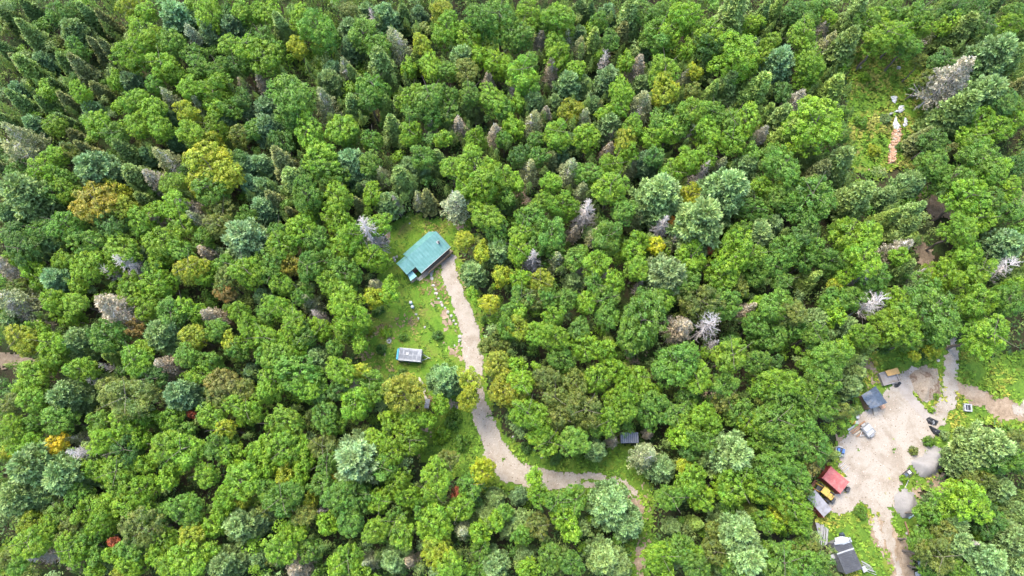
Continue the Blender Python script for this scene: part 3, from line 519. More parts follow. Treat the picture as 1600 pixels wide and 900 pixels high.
TILES[2, 2] = '''bg 60 50 65;bl 40 130 50;bo 140 60 60;bl 260 170 60;bg 230 60 60;bg 340 60 60;bl 470 80 65;bg 590 60 75;bg 600 170 65;bg 830 190 135;bg 750 280 90;wn 1060 240 90;xW 1235 220 100;bo 1200 70 120;bg 1340 90 80;wn 1470 130 60;bl 960 50 60;bd 830 30 50;bl 1560 100 50;bg 1540 220 80;by 40 240 70;bl 150 270 70;bl 270 300 80;bg 430 250 70;bl 460 360 75;bl 590 390 65;sg 590 290 42;xn 760 410 50;bg 1050 460 135;bl 1150 550 90;xW 1245 400 60;bl 1380 420 105;bg 1540 450 75;bg 1340 600 75;bg 1560 320 55;bo 210 560 85;bo 400 590 85;bg 310 450 75;bl 60 590 85;bl 30 490 55;bl 540 560 70;bl 660 510 65;bl 800 550 60;bl 860 640 60;bl 730 630 75;bl 640 690 60;bo 450 760 105;bl 700 760 70;bo 270 680 75;bl 100 780 95;oy 30 700 60;bo 300 800 75;bl 600 830 75;bg 860 780 75;bg 960 760 60;bg 1030 790 60;bg 880 700 60;bl 1200 790 80;bl 1100 850 60;bl 1260 850 60;sg 1480 680 48;sg 1560 740 50;bg 1440 780 75;bl 1480 840 65;bo 1350 700 65;bg 1100 690 60;bo 390 860 65;bl 190 870 60;bg 530 880 50;bg 1550 640 50'''
TILES[3, 2] = '''bg 60 100 105;bo 180 150 85;pg 330 190 75;bg 440 80 75;bg 540 50 60;bl 430 160 60;xW 660 90 90;bl 830 220 130;bg 1050 120 155;bl 840 60 70;bl 1340 80 105;bg 1530 60 95;bl 1400 300 130;bg 1080 290 65;bg 40 300 75;bg 180 250 60;bg 310 280 70;pg 500 250 75;bl 620 280 75;sl 600 380 60;bl 490 370 50;bg 400 430 115;bg 380 560 110;bl 80 590 95;bg 230 640 85;pg 520 600 85;bg 110 700 95;bg 280 740 85;bg 390 740 60;bg 60 820 95;bg 220 830 85;pg 560 520 60;bo 470 760 50;bg 150 890 60;bg 900 330 60;by 930 420 35;by 1040 390 38;bg 330 340 60;bd 30 480 60'''
TILES[0, 3] = '''bl 60 40 75;bl 130 90 75;by 30 120 55;ag 330 70 60;xW 530 130 75;wo 480 40 50;bl 620 60 75;bd 780 110 85;pg 180 230 140;pg 400 240 125;pg 100 410 120;pg 270 410 90;bl 850 50 60;bl 1010 80 95;bl 1130 110 95;bg 1350 80 85;bl 1430 140 60;bl 1580 130 65;bl 1090 200 60;bl 600 240 75;bl 720 240 75;bl 900 200 60;bg 780 270 60;bl 1270 270 75;bl 1490 300 95;bl 1030 290 60;bl 880 360 85;bl 720 330 65;bl 660 430 60;bg 470 400 75;bl 530 490 85;bl 600 570 85;bl 780 450 70;bo 860 610 105;bg 1130 480 105;bg 1200 570 60;bl 1390 410 75;bl 1370 500 60;by 1510 430 45;by 190 560 65;bl 290 590 75;wo 380 460 60;bl 160 690 85;bl 240 640 55;bl 430 740 95;bg 540 660 60;ac 700 690 32;xn 270 780 50;wn 480 850 40;bg 100 850 60;bo 30 800 60;bg 580 780 50;bl 690 770 50;bg 800 720 70;bl 790 840 75;bl 580 880 50;by 740 880 50;bl 1000 690 75;bl 960 770 60;bl 1160 790 105;bl 1040 840 85;by 1180 650 65;bl 1320 590 65;pg 1480 600 105;pg 1390 830 100;pg 1540 790 65;bl 1280 740 60;bg 960 530 60;bl 900 500 60;bo 420 610 60;bg 350 510 60'''
TILES[1, 3] = '''bl 150 110 95;bl 30 110 60;bl 290 90 50;bo 410 90 75;pL 640 150 135;bl 740 60 80;bl 830 130 80;bl 960 50 75;bg 440 190 75;bl 300 180 60;bl 60 220 60;by 170 280 60;bl 260 280 60;ao 480 280 38;bg 160 410 105;bg 70 370 75;bg 410 330 65;bg 500 410 100;bg 620 390 80;bg 780 220 75;bl 870 320 75;bl 950 410 75;bl 770 430 75;bl 1130 270 95;bl 1110 370 75;bo 1190 170 60;ay 1410 245 85;ac 1255 390 38;pg 1485 410 58;xw 410 490 38;by 330 430 45;bo 300 520 75;bl 440 570 60;bg 580 560 85;pd 30 560 70;bl 240 620 75;bl 130 740 95;bg 330 740 60;pg 20 780 60;wn 250 840 85;bl 570 800 75;bl 490 850 60;wu 700 820 60;pg 860 780 85;wn 960 810 55;bl 740 620 85;bl 900 640 70;bg 870 560 60;bl 1100 580 105;bl 1280 480 75;pg 1420 510 60;bl 1500 560 50;wu 1290 610 65;bl 1400 630 60;by 1120 740 95;bl 1210 850 105;bg 1400 740 60;pg 1490 830 95;bg 1560 500 50;pg 1570 610 55;bl 650 880 50;bg 1340 330 65;bg 1040 470 60;bg 1390 880 60'''
TILES[2, 3] = '''bl 230 60 65;bl 150 30 50;bg 390 50 95;pg 530 120 65;wn 640 50 42;wn 860 10 35;wo 840 150 95;pg 950 230 85;by 1090 220 55;bl 1140 300 95;bl 1200 400 85;pg 1360 130 130;bg 1170 50 75;bl 1050 30 60;bd 1120 130 50;bl 1420 330 115;bg 1560 270 85;bg 1560 60 70;bl 140 290 50;bl 170 390 65;pu 50 410 50;pg 620 440 135;bg 400 420 85;bg 280 440 75;bl 330 540 75;bl 370 620 60;pg 735 560 95;bg 1000 410 85;pg 1050 400 55;pg 50 560 65;bo 160 590 60;bg 70 650 60;pg 450 580 60;pg 90 780 65;bg 240 790 75;bg 370 830 75;pg 580 780 95;pg 680 850 75;bl 100 870 60;bl 940 780 85;pg 1010 590 52;sl 1155 580 52;bo 1270 610 50;bo 1280 750 65;bg 1070 730 80;bl 1120 770 75;pg 1420 640 125;pg 1460 780 125;bg 1380 880 60;sl 1490 490 52;bg 1390 480 60;bg 1170 860 85;pu 1330 860 60;bg 1580 560 60;by 1585 550 35;bl 960 880 60;bl 1570 390 60;bg 1580 760 60'''
TILES[3, 3] = '''bg 60 200 85;bg 140 60 95;bo 200 70 75;bg 310 90 95;bg 60 330 95;bg 180 240 75;bg 200 320 60;bl 150 430 105;bl 200 560 95;by 90 510 60;bl 60 570 60;ob 290 190 55;bg 100 820 120;bg 260 690 70;bg 220 830 95;bg 320 810 70;bo 250 740 60;pg 1400 90 125;pg 1250 180 85;bg 1480 170 95;bl 1260 430 135;pg 1450 360 85;bg 1580 200 60;bo 1570 60 60;bo 1350 300 75;pg 1080 440 75;bg 1010 510 75;pg 1150 560 95;bo 1130 630 60;bd 1380 550 95;pg 1500 660 115;bg 990 690 65;pg 1180 700 105;xn 1220 690 55;pg 1350 790 115;bo 1090 780 95;bg 1220 870 75;pg 1580 500 65;pg 1560 830 95;bg 1050 870 60;bg 1450 580 60'''

BCOL = {'l': (0.125, 0.235, 0.012), 'y': (0.185, 0.235, 0.012), 'g': (0.086, 0.180, 0.017), 'd': (0.062, 0.138, 0.020), 'u': (0.070, 0.150, 0.045), 'o': (0.110, 0.150, 0.022)}
ACOL = {'g': (0.40, 0.32, 0.015), 'o': (0.215, 0.205, 0.020), 'y': (0.29, 0.34, 0.012), 'r': (0.36, 0.18, 0.018), 'c': (0.36, 0.11, 0.05), 'b': (0.19, 0.145, 0.035)}
OCOL = {'y': (0.185, 0.215, 0.016), 'b': (0.150, 0.150, 0.030)}
PCOL = {'g': (0.160, 0.245, 0.078), 'u': (0.145, 0.240, 0.092), 'd': (0.115, 0.185, 0.072), 'L': (0.175, 0.250, 0.095), 'M': (0.165, 0.29, 0.105)}
SCOL = {'g': (0.165, 0.240, 0.060), 'l': (0.205, 0.290, 0.055), 'd': (0.13, 0.205, 0.052), 'o': (0.175, 0.200, 0.065), 'u': (0.110, 0.200, 0.095)}
WCOL = {'o': (0.21, 0.235, 0.10), 'n': (0.27, 0.24, 0.165), 'u': (0.25, 0.29, 0.16), 'L': (0.32, 0.34, 0.18)}
XCOL = {'n': (0.42, 0.37, 0.32), 'w': (0.50, 0.45, 0.40), 'W': (0.50, 0.45, 0.41)}
ADJ = {'bl': 'bright lime', 'by': 'yellow green', 'bg': 'mid green', 'bd': 'dark green', 'bu': 'bluish', 'bo': 'olive green', 'ag': 'golden', 'ao': 'orange-tinged', 'ay': 'bright yellow', 'ar': 'vivid orange', 'ac': 'coral red', 'ab': 'rusty brown',
       'oy': 'golden green', 'ob': 'bronze mottled', 'pg': 'soft grey green', 'pu': 'bluish', 'pd': 'deep bluish', 'pL': 'pale silvery', 'pM': 'minty', 'sg': 'green', 'sl': 'fresh green', 'sd': 'dark', 'so': 'dull olive', 'su': 'blue tipped',
       'wo': 'olive grey', 'wn': 'brown grey', 'wu': 'silvery green', 'wL': 'pale ashen', 'xn': 'grey', 'xw': 'whitish', 'xW': 'bone white'}
TREES = []
for (i, j), s in TILES.items():
    for e in s.split(';'):
        k, x, y, r = e.split()
        TREES.append([k, i * 400 + float(x) / 4, j * 225 + float(y) / 4, float(r) / 4])
# landmarks the labels point to: phrase, photo pixel, reach
LM = [('the green-roofed cabin', 660, 400), ('the camping trailer', 643, 556), ('the lean-to with black tarp', 676, 632), ('the small dark-roofed hut', 985, 686), ('the red container', 1305, 756), ('the grey corrugated shed', 1322, 868),
      ('the tarp-roofed work shelter', 1366, 621), ('the larger gravel heap', 1452, 722), ('the rounder gravel heap', 1413, 788), ('the split log row', 1397, 220), ('the white-framed box', 1511, 637), ('the dirt mound', 1440, 598), ('the end of the driveway', 985, 760), ('the driveway bend', 790, 728),
      ('the upper end of the driveway', 705, 412), ('the bare field patch', 20, 560), ('the narrow gravel path', 1488, 545), ('the corner spruces', 0, 0), ('the lower maple corner', 0, 900), ('the upper clearing corner', 1600, 0), ('the lower yard corner', 1600, 900), ('the top edge\'s middle', 800, 0), ('the bottom edge\'s middle', 760, 900)]
# trees that stand out: their own words, and landmarks for their neighbours
MARK = {('ag', 82, 692): ('the golden treetop', 'golden yellow treetop beside a white dead spruce'), ('xW', 132, 707): ('the golden treetop spruce', 'bone white dead spruce leaning beside the golden treetop'),
        ('pL', 377, 372): ('the pale star-shaped pine', 'pale silvery star-shaped pine amid dark green crowns west of the cabin'), ('ao', 450, 412): ('the orange-tinged maple', 'maple with orange and yellow patches amid green crowns'),
        ('xW', 576, 361): ('the white spruce by the lawn', 'bone white dead spruce at the lawn edge above the cabin'), ('wu', 709, 311): ('the silvery spruce', 'silvery half bare spruce standing at the lawn edge above the cabin'),
        ('pM', 687, 595): ('the minty pine', 'minty green feathery pine between the camping trailer and the driveway'), ('ay', 752, 736): ('the yellow bush', 'bright yellow bushy tree at the driveway bend'), ('ac', 713, 772): ('the coral red tree', 'small coral red tree amid green crowns below the driveway bend'),
        ('xW', 1108, 505): ('the big white snag', 'big bone white dead tree with bare spreading branches beside a russet one'), ('ar', 1053, 347): ('the vivid orange treetop', 'vivid orange little treetop tucked between pines'), ('ay', 1026, 380): ('the yellow treetop', 'small bright yellow treetop close below the vivid orange one'),
        ('pg', 1095, 345): ('the great round pine', 'great round grey green pine beside the vivid orange treetop'), ('xW', 1365, 472): ('the radial white snag', 'bone white dead tree spread like a star above the yard'), ('bl', 1407, 505): ('the round lime maple', 'big round lime maple at the head of the meadow'),
        ('bl', 1550, 525): ('the lone lime maple', 'lone round lime maple standing in the meadow by the gravel path'), ('pu', 1217, 92): ('the blue pine', 'blue green round pine beside bright lime maples'), ('wn', 1492, 115): ('the big brown spruce', 'big brown grey dying spruce leaning over the log clearing'),
        ('bg', 450, 142): ('the broad dome crown', 'broad domed green crown standing clear of its neighbours'), ('wn', 172, 482): ('the big grey-brown crown', 'wide grey brown dying tree amid lime maples'), ('pg', 45, 732): ('the great feathery pine', 'great feathery grey green pine in the corner woods'),
        ('pL', 560, 712): ('the silvery pine', 'big pale silvery pine below the lawn woods'), ('ao', 142, 307): ('the tan orange maple', 'broad maple with tan orange crown'), ('by', 322, 255): ('the tall yellow-green maple', 'tall yellow green maple with lumpy crown'), ('xW', 1570, 417): ('the white broken snag', 'bone white fallen dead tree beside bright maples'),
        ('bl', 1157, 80): ('the wide lime crown', 'wide lime crown near a row of green spruces'), ('bl', 1277, 187): ('the round clearing maple', 'big round lime maple beside the log clearing'), ('oy', 630, 615): ('the golden green maple', 'golden green maple beside the lean-to with black tarp'), ('wn', 462, 885): ('the reddish dead spruce', 'reddish grey dead spruce near the bottom of the woods'),
        ('pg', 1045, 485): None, ('bl', 1515, 782): ('the bright maple past the yard', 'bright lime maple amid dark pines past the yard'), ('wo', 1010, 712): ('the bare-topped fir', 'fir with bare radiating top beside the small dark-roofed hut'), ('bg', 1062, 565): ('the huge oak dome', 'huge rounded green dome beside a dark gap with a dead tree'),
        ('xw', 202, 415): ('the whitish dead spruce', 'whitish dead spruce with broken top amid lime maples'), ('pg', 1140, 707): ('the tall grey-green pine', 'tall grey green pine beside a dark hollow'), ('ab', 350, 457): ('the rusty maple', 'small rusty brown maple amid lime crowns')}
marks = []
for t in TREES:
    for (k, x, y), v in MARK.items():
        if v and t[0] == k and abs(t[1] - x) < 7 and abs(t[2] - y) < 7:
            t.append(v[1]); LM.append((v[0], t[1], t[2])); marks.append(v[0]); break
ORD = ['', 'second', 'third', 'fourth', 'fifth', 'sixth', 'seventh', 'eighth', 'ninth', 'tenth', 'eleventh', 'twelfth', 'thirteenth']
def direction(dx, dy):
    a = math.degrees(math.atan2(-dy, dx)) % 360
    return ['right of', 'up and right of', 'straight above', 'up and left of', 'left of', 'down and left of', 'straight below', 'down and right of'][int((a + 22.5) // 45) % 8]
NAME = {'b': 'broadleaf_tree', 'a': 'autumn_tree', 'o': 'oak_tree', 'p': 'pine_tree', 's': 'spruce_tree', 'w': 'dying_spruce', 'x': 'dead_tree'}
KIND = {'b': 'broadleaf tree', 'a': 'autumn maple', 'o': 'oak tree', 'p': 'pine', 's': 'spruce', 'w': 'dying spruce', 'x': 'dead tree'}
def kindname(k):
    if k[0] == 'b' and k[1] in 'ly': return 'maple_tree', 'maple'
    return NAME[k[0]], KIND[k[0]]
groups = {}
for t in TREES:
    d = sorted((math.hypot(t[1] - x, t[2] - y), ph, x, y) for ph, x, y in LM if math.hypot(t[1] - x, t[2] - y) > 4)
    dist, ph, x, y = d[0]
    if len(t) == 4: t.append(None)
    size = 'big' if t[3] > 24 else 'small' if t[3] < 13.5 else ''
    key = (size, t[0], direction(t[1] - x, t[2] - y), ph); t += [key, dist]
    if not t[4]: groups.setdefault(key, []).append(t)
for key, L in groups.items():
    L.sort(key=lambda t: t[6])
    for n_, t in enumerate(L):
        size, k, di, ph = key
        w = ' '.join(q for q in (size, ADJ[k], kindname(k)[1], di, ph) if q)
        t[4] = w + (', nearest' if n_ == 0 and len(L) > 1 else '' if n_ == 0 else f', {ORD[n_]}')
def grp(k):
    return {'b': 'broadleaf trees of the woods', 'a': 'trees turning colour', 'o': 'oaks in the woods', 'p': 'pines in the woods', 's': 'spruces in the woods', 'w': 'dying spruces in the woods', 'x': 'bare dead trees'}[k[0]]
PLACED = []
# open spots that no crown hides in the photo: pixel, radius
FREE = [(985, 686, 15), (678, 638, 13), (664, 606, 7), (1288, 770, 20), (1305, 755, 20), (1322, 868, 27), (1284, 836, 14), (1330, 656, 9), (1311, 706, 9), (1397, 205, 22), (1397, 240, 16), (1452, 722, 32), (1413, 788, 27), (1366, 620, 22), (660, 400, 42), (642, 556, 27), (705, 430, 16), (735, 510, 14), (745, 560, 14),
        (757, 604, 8), (757, 640, 11), (765, 680, 15), (800, 735, 20), (860, 748, 14), (920, 751, 12), (965, 753, 10), (1008, 765, 9), (1012, 785, 8), (1000, 885, 7), (1488, 560, 12), (1512, 637, 12), (1345, 800, 18), (1390, 850, 24), (1410, 890, 18), (1465, 326, 28), (1447, 402, 22), (1540, 580, 26), (1560, 640, 20), (1450, 770, 14), (1395, 120, 46), (1360, 180, 36), (1430, 165, 30), (1395, 250, 26), (1350, 110, 22), (640, 350, 30), (608, 380, 14), (590, 500, 14), (600, 570, 12), (690, 345, 16), (680, 490, 26), (610, 540, 18), (610, 470, 10), (1110, 555, 8), (990, 562, 9)]
def plant(t):
    k, px, py, r, lab = t[:5]
    for _ in range(2):
        for fx, fy, fr_ in FREE:
            dx, dy = px - fx, py - fy; d = math.hypot(dx, dy) + 1e-3; need = fr_ + r * 1.05
            if d < need:
                mv = min(need - d, 16); px += dx / d * mv * .55; py += dy / d * mv * .55; r *= max(.80, 1 - .35 * mv / r)
    c, v = k[0], k[1]
    for _ in range(2):
        m = mpp(px, py, 10); R_ = r * m * (1.20 if c in 'bao' else 1.1)
    if c in 'bao':
        H = (5.2 + 2.5 * R_ ** 0.9) * rnd.uniform(0.92, 1.1); rz = R_ * rnd.uniform(0.95, 1.2); g_ = at(px, py, H - rz * 0.55)
        src = rnd.choice(BIG if R_ > 2.1 else MID if R_ > 1.35 else SML)
        col = {'b': BCOL, 'a': ACOL, 'o': OCOL}[c][v]
        ez, es, ch = (H - rz * 0.75), (R_, R_, rz), H * 0.86
        tr, ts = rnd.choice(TR_B), (H, H, H * 0.92)
    elif c == 'p':
        q = R_ * 1.08; H = max(6.5, 2.6 * q * 1.35); g_ = at(px, py, H * 0.74)
        src = rnd.choice(PINE); col = PCOL[v]; ez, es = 0, (q, q, H / 2.6); tr, ts = rnd.choice(TR_C), (H * .8, H * .8, H * 0.97)
    elif c in 'sw':
        q = R_ * (0.88 if c == 's' else 0.92); fir = rnd.random() < 0.45 and c == 's'
        H = q * (3.3 if fir else 3.7 if c == 's' else 3.35) * rnd.uniform(1.1, 1.35) + (1.5 if c == 's' else 2.6); g_ = at(px, py, H * (0.55 if c == 's' else 0.66))
        src = rnd.choice(FIR if fir else SPRUCE) if c == 's' else rnd.choice(THIN)
        base = 3.3 if fir else 4.0 if c == 's' else 3.4
        col = (SCOL if c == 's' else WCOL)[v]; ez, es = 0, (q * 1.1, q * 1.1, H / base)
        tr, ts = (rnd.choice(TR_C), (H * .7, H * .7, H * .97)) if c == 's' else (rnd.choice(HALF), (q, q, H / 3.4))
    else:
        q = R_ * 1.12; r0 = t[3]; sn = v == 'W' and r0 > 24.5 or v == 'W' and 21 < r0 < 23 or v != 'W' and rnd.random() < 0.25; H = q * (2.6 if sn else 3.3) + 5; g_ = at(px, py, H * (0.75 if sn else 0.6))
        src = None; tr, ts = (rnd.choice(SNAG) if sn else rnd.choice(DEAD)), (q, q, H / (3.0 if sn else 3.2)); col = XCOL[v]
    e = empty(kindname(k)[0], (g_.x, g_.y, -0.25), rnd.uniform(0, 6.28))
    tag(e, lab, 'tree', grp(k))
    j = rnd.uniform(0.86, 1.14); w_ = rnd.uniform(-.06, .06)
    if src:
        o = link('crown', src, e, (0, 0, ez), (rnd.uniform(-.06, .06), rnd.uniform(-.06, .06), 0), es)
        o.color = (col[0] * j * (1 + w_), col[1] * j, col[2] * j * (1 - w_), 1)
    o = link('trunk', tr, e, (0, 0, 0), (0, 0, 0), ts)
    o.color = (*((np.array(col) * j) if c == 'x' else (np.array((0.56, 0.51, 0.45) if c == 'w' else (0.30, 0.27, 0.24)) * rnd.uniform(.8, 1.25))), 1)
    PLACED.append((g_.x, g_.y, R_, H, c))
by_kind = {}
for t in TREES: by_kind.setdefault(kindname(t[0])[0], []).append(t)
REST = [t for L in by_kind.values() for t in sorted(L, key=lambda t: -t[3])[300:]]
for t in TREES:
    if t not in REST: plant(t)
print('TREES', len(TREES)); 
import collections
print(collections.Counter(kindname(t[0])[0] for t in TREES))
lc = collections.Counter(t[4] for t in TREES); print('dup', [a for a in lc if lc[a] > 1][:5], 'maxw', max(len(t[4].split()) for t in TREES), 'ord', max(len(v) for v in groups.values()), 'marks', len(marks))

# ------------------------------------------------------------------ the lower storey: young growth that reads as one mass between and beyond those crowns
def lowpoly_crown(seed, n=150):
    rs = np.random.RandomState(seed)
    c = unit(rs.normal(0, 1, (11, 3)) + np.array([0, 0, .5])) * rs.uniform(.35, .7, (11, 1))
    k = rs.randint(0, 11, n * 2); d = unit(rs.normal(0, 1, (n * 2, 3)) + np.array([0, 0, 0.5]))
    P = c[k] + d * rs.uniform(.26, .42, (n * 2, 1)); Nn = unit(d + np.array([0, 0, .5]) + rs.normal(0, .4, d.shape))
    V = leaf_quads(P, Nn, np.full(n * 2, .105), rs)
    tone = rs.uniform(.75, 1.2, 11)[k] * rs.uniform(.8, 1.2, n * 2)
    return V, tone
CLEAR = [gpts(p) for p in (LAWN, VERGE, YARDG, TOPG)]
# openings where only the ground shows
OPEN = [(500, 95, 22), (778, 58, 26), (1060, 90, 30), (1462, 328, 26), (1447, 402, 20), (20, 560, 32), (990, 560, 16), (1110, 622, 14), (822, 305, 14), (995, 820, 14), (1000, 870, 16), (1395, 150, 60), (960, 372, 20), (5, 875, 20), (1112, 555, 12)]
ops = [(at(x, y).x, at(x, y).y, r * mpp(x, y)) for x, y, r in OPEN]
px_ = np.array([p[0] for p in PLACED]); py_ = np.array([p[1] for p in PLACED]); pr_ = np.array([p[2] for p in PLACED])
pk_ = np.array([0.55 if p[4] in 'bao' else 0.36 for p in PLACED])
X0, X1, Y0, Y1 = -150, 150, -40, 150
rs = np.random.RandomState(5)
cx, cy = rs.uniform(X0, X1, 26000), rs.uniform(Y0, Y1, 26000)
u, v_ = to_px(cx, cy, 5.0)
inr = (u > -170) & (u < 1770) & (v_ > -150) & (v_ < 1040)
inside = (u > 22) & (u < 1578) & (v_ > 34) & (v_ < 890)
bad = np.zeros(len(cx), bool)
for p in CLEAR: bad |= poly_sd(cx, cy, p) > -1.2
for a, b, r in ops: bad |= np.hypot(cx - a, cy - b) < r
gx_, gy_, gr_ = [], [], []
for i in np.nonzero(inr & ~bad)[0]:
    r = rs.uniform(1.0, 2.2) if inside[i] else rs.uniform(1.6, 3.0)
    if (np.hypot(px_ - cx[i], py_ - cy[i]) < pr_ * pk_ + r * 0.40).any(): continue
    if gx_ and (np.hypot(np.array(gx_) - cx[i], np.array(gy_) - cy[i]) < (np.array(gr_) + r) * 0.52).any(): continue
    gx_.append(cx[i]); gy_.append(cy[i]); gr_.append(r)
LP = [lowpoly_crown(900 + i, 190) for i in range(8)]
Vs, Cs = [], []
pal = np.array([BCOL['g'], BCOL['d'], BCOL['l'], BCOL['g'], BCOL['o'], PCOL['g'], SCOL['g'], BCOL['l'], SCOL['d']])
for x, y, r in zip(gx_, gy_, gr_):
    V, tone = LP[rs.randint(8)]; a = rs.uniform(0, 6.28); ca, sa = math.cos(a), math.sin(a)
    uu, vv = to_px(x, y, 5.0); ins = 22 < uu < 1578 and 34 < vv < 890
    H = rs.uniform(3.0, 7.5) if ins else rs.uniform(7, 11); con = rs.rand() < (0.72 if (vv < 330 and uu > 380) or (uu > 1250 and vv < 470) else 0.3); hz = r * (2.3 if con else 1.0); H = H + (3.2 if con and ins else 0)
    q = V.copy()
    if con: q[..., :2] *= (1.05 - 0.95 * np.clip(q[..., 2:3] + .5, 0, 1.5) / 1.5)
    W_ = np.stack([x + r * (q[..., 0] * ca - q[..., 1] * sa), y + r * (q[..., 0] * sa + q[..., 1] * ca), H - hz + hz * q[..., 2]], -1)
    Vs.append(W_.reshape(-1, 3)); c0 = (1.15 if con else 1.0) * pal[6 if con else rs.randint(len(pal))] * rs.uniform(.8, 1.15)
    Cs.append(np.repeat(tone[:, None] * c0[None], 4, 0))
def raw(me):
    v = np.empty(len(me.vertices) * 3, np.float32); me.vertices.foreach_get('co', v)
    c = np.empty(len(me.vertices) * 4, np.float32); me.color_attributes['tint'].data.foreach_get('color', c)
    return v.reshape(-1, 3), c.reshape(-1, 4)[:, :3]
RAW = [raw(m) for m in SML]
for t in REST:
    R_ = t[3] * mpp(t[1], t[2], 10) * 1.2; H = 5.2 + 2.5 * R_ ** 0.9; g_ = at(t[1], t[2], H - R_ * .55)
    v, c = RAW[rs.randint(len(RAW))]
    Vs.append(v * R_ + np.array([g_.x, g_.y, H - R_ * .85])); Cs.append(c * np.array(BCOL[t[0][1]]) * rs.uniform(.88, 1.12))
V = np.concatenate(Vs); print('fill', len(gx_), len(V) // 4)
tm = leafmat('young_leaves', 0.3)
for n_ in tm.node_tree.nodes:
    if n_.type == 'OBJECT_INFO': pass
o = link('understorey', mesh_np('understorey', V, np.arange(len(V)).reshape(-1, 4), np.concatenate(Cs), tm)); o.color = (1, 1, 1, 1); o['kind'] = 'stuff'

# ferns and saplings on the forest floor, loose and low
xs, ys = rs.uniform(-125, 125, 60000), rs.uniform(-25, 130, 60000)
u, v_ = to_px(xs, ys, 0); ok = (u > -20) & (u < 1620) & (v_ > -20) & (v_ < 920) & (fbm(xs * .3, ys * .3) > 0.36)
for p in CLEAR: ok &= poly_sd(xs, ys, p) < 0.3
for a, b, r in ops[5:6] + ops[3:5]: ok &= np.hypot(xs - a, ys - b) > r
xs, ys = xs[ok], ys[ok]; n = len(xs); P = np.repeat(np.stack([xs, ys, rs.uniform(0, .8, n)], 1), 4, 0); P[:, :2] += rs.normal(0, .35, (4 * n, 2)); P[:, 2] += rs.uniform(-.2, .3, 4 * n)
Nn = unit(np.array([0, 0, 1.0]) + rs.normal(0, .45, P.shape)); V = leaf_quads(P, Nn, rs.uniform(.15, .38, 4 * n), rs)
C = np.array([(0.05, .10, .02), (.075, .13, .02), (.04, .08, .025), (.10, .13, .03)])[np.repeat(rs.randint(0, 4, n), 4)] * rs.uniform(.7, 1.2, (4 * n, 1))
o = link('forest_undergrowth', mesh_np('forest_undergrowth', V.reshape(-1, 3), np.arange(16 * n).reshape(-1, 4), np.repeat(C, 4, 0), M_weed)); o['kind'] = 'stuff'

# ------------------------------------------------------------------ things in the clearings
class Frame:
    """a local frame on the ground: origin under a photo pixel, x axis along the photo direction a -> b"""
    def __init__(s, a, b, z=0.0):
        A, B = at(*a, z), at(*b, z); d = B - A
        s.rz = math.atan2(d.y, d.x); s.o = Vector((A.x, A.y, 0)); s.len = math.hypot(d.x, d.y)
    def loc(s, px, py, z):
        """photo pixel at height z -> local x, y"""
        p = at(px, py, z) - s.o; c, n = math.cos(s.rz), math.sin(s.rz)
        return (p.x * c + p.y * n, -p.x * n + p.y * c)
M_green = sheetmetal('green_roof_metal', (0.070, 0.172, 0.148), (0.098, 0.205, 0.185), 0.45, 'X', 0.4)
M_green2 = sheetmetal('turquoise_roof_metal', (0.095, 0.27, 0.255), (0.12, 0.30, 0.28), 0.4, 'X', 0.4)
M_log = plain('tan_siding', (0.27, 0.185, 0.105), 0.8, noise=0.2, scale=5)
M_brown = plain('brown_siding', (0.15, 0.095, 0.06), 0.85, noise=0.25, scale=5)
M_deck = plain('weathered_deck', (0.25, 0.2, 0.145), 0.9, noise=0.25, scale=6)
M_glass = plain('dark_glass', (0.02, 0.028, 0.035), 0.1, spec=0.8, noise=0.05)
M_black = plain('black_tarp', (0.018, 0.019, 0.022), 0.45, noise=0.4, scale=4, bump=0.8)
M_dkmetal = plain('dark_steel', (0.035, 0.034, 0.033), 0.55, noise=0.3, scale=5)
M_white = plain('white_paint', (0.27, 0.27, 0.265), 0.5, noise=0.1, scale=4, dirt=(0.17, 0.165, 0.15), dscale=2)
M_maroon = plain('maroon_fabric', (0.13, 0.03, 0.035), 0.8, noise=0.3, scale=6)
M_rubber = plain('tyre_rubber', (0.02, 0.02, 0.02), 0.9)
M_teal = plain('teal_panel', (0.03, 0.24, 0.31), 0.45, noise=0.12, scale=3)
M_trail = plain('weathered_white_roof', (0.175, 0.18, 0.188), 0.6, noise=0.3, scale=2.2, dirt=(0.10, 0.105, 0.115), dscale=1.6)
M_steel = plain('galvanised_steel', (0.30, 0.31, 0.32), 0.45, metal=0.3, noise=0.15)
M_slate = plain('blue_grey_tarp', (0.04, 0.055, 0.078), 0.55, noise=0.35, scale=3.5, bump=1.0)
M_charc = sheetmetal('charcoal_corrugated', (0.028, 0.028, 0.030), (0.05, 0.05, 0.053), 0.16, 'Y', 0.5)
M_red = sheetmetal('red_corrugated', (0.21, 0.032, 0.03), (0.26, 0.06, 0.05), 0.28, 'X', 0.5, depth_=0.05)
M_redtop = plain('pale_red_roof', (0.29, 0.065, 0.058), 0.55, noise=0.15, scale=2, dirt=(0.32, 0.12, 0.10), dscale=1.2)  # roof red, paler than the red of the sides
M_gcor = sheetmetal('grey_corrugated', (0.19, 0.18, 0.185), (0.13, 0.12, 0.115), 0.22, 'Y', 0.5)
M_yel = plain('machine_yellow', (0.36, 0.25, 0.035), 0.5, noise=0.15, scale=5, dirt=(0.22, 0.11, 0.04), dscale=3)
M_rust = plain('rusty_steel', (0.15, 0.062, 0.03), 0.85, noise=0.4, scale=5)
M_ply = plain('plywood', (0.36, 0.215, 0.07), 0.75, noise=0.12, scale=4)
M_orange = plain('orange_plastic', (0.60, 0.19, 0.025), 0.5, noise=0.15, scale=4)
M_wood = plain('brown_timber', (0.22, 0.125, 0.07), 0.85, noise=0.25, scale=5)
M_pale = plain('pale_board', (0.30, 0.26, 0.2), 0.8, noise=0.2, scale=5)
